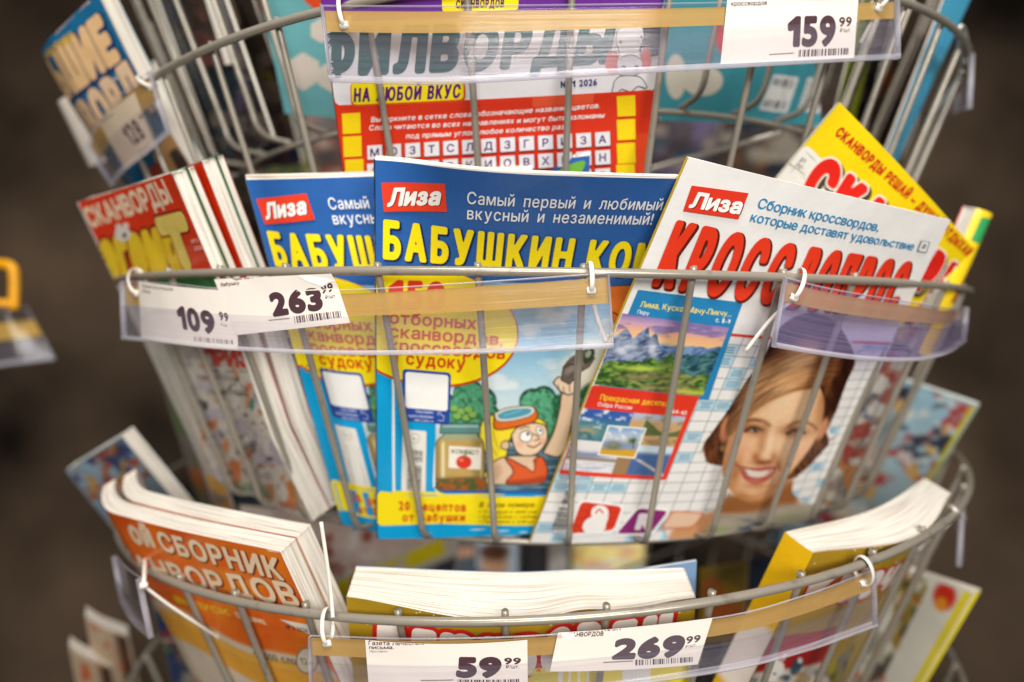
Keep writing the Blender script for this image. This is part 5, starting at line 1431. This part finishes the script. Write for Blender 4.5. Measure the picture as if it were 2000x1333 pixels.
def lowpic(p):
    p.fill('#d9cdbf'); n = p.n(30, 20, 121)
    p.mix(np.clip((.32 - p.b) * 30, 0, 1), '#a61414')
    p.mix(np.clip((n - .52) * 5, 0, 1) * (p.b > .36), '#c98a2c'); p.mix(np.clip((.42 - n) * 6, 0, 1) * (p.b > .36), '#4a5a6a')
    p.ell(1516, 1306, 15, 18, '#efe9e0', .15, 25); p.ell(1515, 1286, 4, 10, '#efe9e0', .2, -10); p.ell(1530, 1284, 3.5, 10, '#efe9e0', .2, 40); p.ell(1526, 1288, 2.5, 6, '#d89aa0', .3, 40)
    p.ell(1504, 1322, 14, 10, '#efe9e0', .2, 20); p.ell(1512, 1316, 3, 2.4, '#5a5040', .3)
    p.ell(1555, 1302, 10, 18, '#2a4a5a', .3, 30, .9); p.ell(1562, 1290, 5, 6, '#cfd6da', .4)
a.canvas([(1470, 1262), (1640, 1222), (1560, 1420), (1420, 1440)], lowpic, 2.2)
def spine12(v, al):
    c = np.tile(hx('#efbc14'), (len(v), 1)); c[(v > .26) & (v < .50)] = hx('#e9ddd0'); return c
A12.build('#b08c22', '#d9d2c6', nl=60, jit=.00036, wave=.0003, seed=15, spine=('l', spine12))
pp = lambda v, w: A12.p.pos(np.array([-.012]), np.array([v]), np.array([w]))[0]
sp = Patch(pp(.52, -.0225), pp(.52, -.0015), pp(.995, -.0225), pp(.995, -.0015), None, .0002)
sa = Art(sp); sa.text('КЛЮЧВОРДЫ', (1398, 1334), (1456, 1262), (-17, -14), '#f4efe6', .05, .12)
art_mesh('spine_label', sp, sa, '#e8b416', M_COVER, A12.root, 0.0, (8, 30))
# ------------------------------------------------------------------ out of focus magazines around and behind
def soft(seed, cols, sx=40, sy=30, th=.52):
    def f(p):
        p.fill(cols[0])
        for k, c in enumerate(cols[1:]):
            n = p.n(sx * (1 + .4 * k), sy * (1.3 - .2 * k), seed + 11 * k, 3); p.mix(np.clip((n - th) * 7, 0, 1), c)
    return f
def bgmag(label, TL, TR, BL, BR, base, painter=None, thick=.006, kind='magazine', cat='magazine', back=None, nl=8, seed=0, spine=None, bend=None, step=3.5, group=None, extra=None):
    m = Mag(kind, label, cat, TL, TR, BL, BR, thick, bend, group=group)
    if painter:
        m.art.canvas(m.p.px(np.array([0, 1, 1, 0.]), np.array([0, 0, 1, 1.])), painter, step)
    if extra: extra(m.art)
    m.build(base, back or base, nl=nl, seed=seed, grid=(36, 46), spine=spine)
    return m
# upper basket, left of the word search magazine
TEAL = '#6fb0b4'
def hexes(a):
    for x, y, r in ((592, 140, 36), (648, 150, 30), (628, 60, 24)):
        a.poly([(x + r * math.cos(k * math.pi / 3 + .5), y + r * 1.05 * math.sin(k * math.pi / 3 + .5)) for k in range(6)], '#d9cfc2')
    a.poly([(556, -60), (700, -80), (700, 20), (628, 22), (590, -4)], '#e2502a', curve=True)
bgmag('teal booklet with pale hexagons behind the upper left wires', (486, -120, .56), (640, -135, .54), (556, 222, .63), (712, 236, .61), TEAL, None, .005, 'puzzle_booklet', 'booklet', seed=21, extra=hexes)
def darkcover(p):
    p.vgrad([(0, '#4a342c'), (.5, '#6b4438'), (1, '#8d4a4c')]); n = p.n(30, 26, 7); p.mix(np.clip((n - .5) * 5, 0, .7), '#2a2220')
bgmag('dark brown magazine with pale page edges hanging behind the upper left wires', (318, -120, .66), (366, -110, .60), (398, 132, .70), (440, 128, .645), '#5a4036', darkcover, .010, seed=22, nl=16)
bgmag('dark olive magazine between the brown one and the teal hexagon booklet', (420, -120, .64), (450, -125, .58), (500, 150, .72), (548, 160, .66), '#4a4030', soft(23, ['#4a3f34', '#a08a30', '#2a2420', '#7a6a5c'], 20, 40), .002, seed=23)
bgmag('dark magazine back low behind the upper left hoop', (395, 60, .78), (520, 40, .74), (470, 330, .86), (590, 320, .82), '#3a2c28', soft(24, ['#3c2e2a', '#5a3a3a', '#20304a', '#6a5a4c'], 26, 30), .008, seed=24)
# upper basket, right
def codes(a):
    for q, s in (([(1512, 146), (1560, 152), (1536, 222), (1482, 214)], 1), ([(1578, 152), (1618, 158), (1600, 222), (1558, 216)], 2)):
        a.rect(q, '#dcdcd8'); q = np.array(q, float); c = q.mean(0); a.barcode(c + (q - c) * .84, '#4a4a50', 10, s)
    a.ell(1372, 158, 40, 30, '#c9c2b2'); a.ell(1320, 150, 20, 44, '#c9c2b2'); a.poly([(1388, 60), (1402, 40), (1420, 70), (1408, 110)], '#c0392b')
bgmag('teal booklet back with two barcodes behind the upper rail', (1240, -120, .54), (1560, -140, .58), (1290, 236, .60), (1606, 246, .645), '#3f8c98', None, .006, 'puzzle_booklet', 'booklet', seed=25, extra=codes)
bgmag('olive green booklet edge on between wires at the upper right', (1706, -80, .62), (1745, -80, .66), (1620, 262, .68), (1662, 266, .72), '#8a962c', None, .002, 'puzzle_booklet', 'booklet', seed=26)
bgmag('brown orange magazine in shade inside the upper right wires', (1770, -60, .70), (1850, -60, .80), (1672, 330, .76), (1752, 350, .86), '#5a4030', soft(27, ['#4f3b2e', '#a8561e', '#2a211c', '#6a5a44'], 26, 60), .002, seed=27)  # print colours darkened to put the shade into them
bgmag('bright sky blue booklet seen nearly edge on at the upper right', (1866, -60, .600), (1922, -60, .640), (1722, 318, .655), (1750, 322, .70), '#58c0ea', None, .002, 'puzzle_booklet', 'booklet', back='#c94a5a', seed=28)
# middle basket
bgmag('pale magazine with red corner wedged left of the red stack', (322, 640, .66), (352, 640, .63), (430, 1040, .74), (470, 1040, .71), '#b8aa9c', soft(31, ['#c4b8aa', '#d0563c', '#8a8078', '#d9a24a'], 30, 26), .0012, seed=31)
bgmag('grey magazine edge on at the left side of the middle basket', (296, 690, .72), (316, 690, .70), (398, 1020, .80), (430, 1020, .77), '#7d736a', soft(32, ['#857a70', '#6a7a50', '#b86a3a'], 30, 40), .0012, seed=32)
bgmag('colourful magazine seen edge on at the right side of the middle basket', (1756, 640, .56), (1802, 640, .62), (1588, 1000, .62), (1640, 996, .68), '#8a8078', soft(33, ['#a09890', '#d8802c', '#3a4a6a', '#b03a2c', '#e8e2d8'], 20, 30), .003, seed=33)
# lower basket
def skyblue(p):
    p.vgrad([(0, '#a9c4d8'), (.4, '#93aabb'), (1, '#6a7a84')]); n = p.n(26, 22, 9); p.mix(np.clip((n - .55) * 7, 0, .9), '#b9502c'); n = p.n(30, 20, 19); p.mix(np.clip((n - .58) * 7, 0, .9), '#3a4a7a'); n = p.n(22, 26, 29); p.mix(np.clip((n - .6) * 7, 0, .9), '#d8a03c')
bgmag('blurred pale blue magazine behind the orange collections', (128, 920, .72), (238, 852, .63), (340, 1180, .80), (450, 1110, .72), '#9ab4c8', skyblue, .014, seed=41, nl=14)
def bluecover(p):
    p.vgrad([(0, '#9fc6d6'), (.5, '#a9bfc4'), (1, '#8aa0a8')]); n = p.n(30, 26, 71); p.mix(np.clip((n - .56) * 8, 0, .9), '#b03a34'); n = p.n(36, 22, 73); p.mix(np.clip((n - .58) * 8, 0, .9), '#2a2a3a'); n = p.n(24, 40, 75); p.mix(np.clip((n - .6) * 8, 0, .8), '#e8a84a'); n = p.n(34, 30, 77); p.mix(np.clip((n - .58) * 8, 0, .8), '#e9e4da')
    p.mix(np.clip((p.a - .955) * 60, 0, 1), '#d8c81e')
bgmag('blurred light blue magazine with yellow edge at the right of the lowest hoop', (1640, 700, .78), (1912, 792, .700), (1500, 1060, .92), (1712, 1110, .86), '#9fc0cc', bluecover, .006, seed=42, spine=('r', '#d8c81e'))
def whiteyellow(p):
    p.fill('#d9d4c6'); n = p.n(40, 30, 81); p.mix(np.clip((n - .5) * 7, 0, .9) * (p.a < .72), '#8a7a2c'); n = p.n(30, 40, 83); p.mix(np.clip((n - .55) * 7, 0, .9) * (p.a < .72), '#4a4038'); n = p.n(26, 26, 85); p.mix(np.clip((n - .6) * 8, 0, .9) * (p.a < .75), '#c05a2c')
    p.mix(np.clip((p.a - .93) * 60, 0, 1), '#e0cc24'); p.ell(1845, 1165, 22, 26, '#c9301e', .3); p.ell(1838, 1180, 12, 14, '#e0902c', .4)
bgmag('blurred white magazine with yellow edges standing at the lower right', (1640, 1070, .76), (1905, 1158, .640), (1500, 1480, .86), (1716, 1480, .74), '#d9d4c6', whiteyellow, .012, seed=43, spine=('r', '#e0cc24'))
bgmag('olive and grey magazine inside the lower right wires', (1650, 1200, .56), (1700, 1180, .60), (1540, 1450, .60), (1600, 1450, .64), '#8a8070', soft(44, ['#948a7c', '#a89a2c', '#5a5048', '#c9bfae'], 22, 40), .003, seed=44)
bgmag('blurred dark magazine with red and blue patches at the lower left', (282, 1120, .70), (400, 1180, .62), (370, 1480, .78), (500, 1500, .70), '#5a504a', soft(45, ['#6a5f58', '#a02a34', '#243a6a', '#2f5a3a', '#a89c90'], 34, 30), .003, seed=45)
for k, (x, y, lab) in enumerate(((165, 1212, 'curled booklet with cream page tops at the lower left, the taller one'), (133, 1272, 'curled booklet with cream page tops at the very bottom left, the lower one'))):
    bgmag(lab, (x, y, .80), (x + 84, y + 30, .84), (x + 60, y + 300, .92), (x + 150, y + 330, .96), '#cbb59c', lambda p: (p.fill('#b39c82'), p.mix(np.clip((p.a - .6) * 6, 0, 1), '#4a3226'), p.mix(np.clip((p.n(14, 20, 3) - .6) * 7, 0, 1), '#b5502c')), .016, 'puzzle_booklet', 'booklet', seed=46 + k, nl=10, bend=lambda u, v: -.03 * np.clip(.5 - u, 0, 1) ** 2)
# inside of the lower basket, seen through the gap above the thick gold book
def inside1(p):
    p.fill('#e2c8bc'); n = p.n(40, 26, 201); p.mix(np.clip((n - .5) * 6, 0, 1), '#f6ece4'); n = p.n(34, 30, 203); p.mix(np.clip((n - .58) * 8, 0, 1), '#a8604c')
    d = (p.y - 1125) + (p.x - 730) * .42
    p.mix(np.clip((d + 26) / 6, 0, 1), '#d9d0c2'); s = p.n(34, 60, 207)
    p.mix(np.clip((d + 20) / 5, 0, 1) * np.clip((18 - d) / 5, 0, 1) * np.clip((s - .42) * 9, 0, 1), '#f6e01e'); p.mix(np.clip((d - 26) / 6, 0, 1), '#4a4a52')
bgmag('pinkish magazine with a yellow striped band lying inside the lowest basket', (470, 990, .70), (900, 1020, .84), (560, 1300, .72), (880, 1240, .86), '#e0c8ba', inside1, .006, seed=51)
bgmag('dark blue grey magazine behind the pole inside the lowest basket', (760, 1020, 1.02), (930, 1030, 1.06), (770, 1240, .98), (930, 1250, 1.0), '#3c4652', soft(52, ['#5a6672', '#3a4856', '#a89488', '#d8a688'], 40, 24), .006, seed=52)
bgmag('pale blue magazine with a face picture beyond the pole', (925, 1020, 1.10), (1012, 1020, 1.12), (930, 1230, 1.05), (1012, 1230, 1.06), '#a9c2d6', lambda p: (p.fill('#cfe0ee'), p.ell(966, 1100, 26, 34, '#d8a684', .3), p.ell(966, 1078, 30, 18, '#5a3a28', .3), p.mix(np.clip((p.y - 1150) / 20, 0, 1), '#6a5a54')), .006, seed=53)
bgmag('grey magazine right of the pole in the lowest basket', (1022, 1030, 1.12), (1110, 1030, 1.12), (1022, 1240, 1.06), (1110, 1240, 1.06), '#8a8580', soft(54, ['#b8b2ac', '#d0c8c0', '#8a847e'], 50, 40), .006, seed=54)
bgmag('yellow and white magazine on the far side of the lowest basket', (1118, 1040, 1.16), (1260, 1040, 1.14), (1116, 1220, 1.08), (1255, 1220, 1.07), '#d8b83a', soft(55, ['#f2d43a', '#f6f0e4', '#d8702c', '#c0d4e4'], 40, 24), .006, seed=55)
bgmag('olive orange magazine on the far right side of the lowest basket', (1366, 1110, .80), (1460, 1096, .78), (1366, 1260, .78), (1452, 1250, .76), '#a8862c', soft(56, ['#a08428', '#c0642c', '#7a6a2a'], 36, 40), .006, seed=56)
bgmag('dark blue magazine beside the olive one inside the lowest basket', (1462, 1092, .80), (1530, 1080, .80), (1456, 1260, .77), (1520, 1250, .77), '#2a3a52', soft(57, ['#2f3e54', '#1c2838', '#5a6a7a'], 30, 40), .006, seed=57)
# far side of the ring on every tier: backs of magazines facing the other way
pal = [['#3f3430', '#6a2c22', '#8a7a68', '#202834'], ['#2c3f38', '#77702a', '#8f8678', '#201f24'], ['#4a3e38', '#824a20', '#282e38', '#8f8678'], ['#352a2c', '#574b6c', '#7f7468', '#223848'], ['#434a2a', '#8f7c2a', '#221d1c', '#807a70'], ['#2e3238', '#782a26', '#8f8678', '#4a565e']]  # dark prints, standing in for the shade inside the rack
names = ['brown and red', 'green and olive', 'brown and orange', 'violet grey', 'olive yellow', 'steel grey and red']
tiers = [('topmost', H_TOP, 62, 27, 10), ('upper', H_UP, 108, 25, 7), ('middle', H_MID, 118, 25, 6), ('lowest', H_LOW, 118, 25, 6)]  # topmost ring filled further round, added to keep lamp light off inner wires
for ti, (tn, h, t0, dt, cnt) in enumerate(tiers):
    for k in range(cnt):
        th = math.radians(t0 + k * dt + 4 * ti); wd = .19 if k % 2 else .21; hh = .26
        c = h.at(th, R - .015, .08); cb = h.at(th, RB - .03, -h.drop + .006)
        tg = np.array([math.cos(th), math.sin(th), 0.0])
        m = Mag('magazine', '%s magazine at the back of the %s basket' % (names[(k + 2 * ti) % 6], tn), 'magazine',
                c - tg * wd / 2, c + tg * wd / 2, cb - tg * wd / 2, cb + tg * wd / 2, .003, group='%s magazines at the back of the %s basket' % (names[(k + 2 * ti) % 6], tn))
        q = m.p.px(np.array([0, 1, 1, 0.]), np.array([0, 0, 1, 1.]))
        m.art.canvas(q, soft(300 + ti * 40 + k * 5, pal[(k + 2 * ti) % 6], 34, 26), 4)
        m.build(pal[(k + 2 * ti) % 6][0], nl=6, seed=300 + ti * 10 + k, grid=(20, 26))
for tn, h, ths in (('topmost', H_TOP, (-84, -64, 66, 86)), ('upper', H_UP, (-86, -66, 70, 90))):
    for k, tdeg in enumerate(ths):
        th = math.radians(tdeg); c = h.at(th, R - .035, .06); cb = h.at(th, RB - .045, -h.drop + .006); tg = np.array([math.cos(th), math.sin(th), 0.0])
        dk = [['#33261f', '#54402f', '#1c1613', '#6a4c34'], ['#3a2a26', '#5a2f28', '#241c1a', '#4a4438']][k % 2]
        side = 'left' if tdeg < 0 else 'right'
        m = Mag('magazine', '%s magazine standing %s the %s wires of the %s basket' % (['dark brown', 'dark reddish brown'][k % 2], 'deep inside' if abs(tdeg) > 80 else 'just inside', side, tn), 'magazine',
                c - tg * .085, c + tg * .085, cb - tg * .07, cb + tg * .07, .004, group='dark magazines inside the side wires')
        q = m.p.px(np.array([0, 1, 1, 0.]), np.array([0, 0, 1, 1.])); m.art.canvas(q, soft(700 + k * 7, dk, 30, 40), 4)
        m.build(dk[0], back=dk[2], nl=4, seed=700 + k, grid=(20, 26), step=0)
bpy.data.objects.remove(_fo)
print('vertices', sum(len(o.data.vertices) for o in COL.objects if o.type == 'MESH'), 'objects', len(COL.objects))
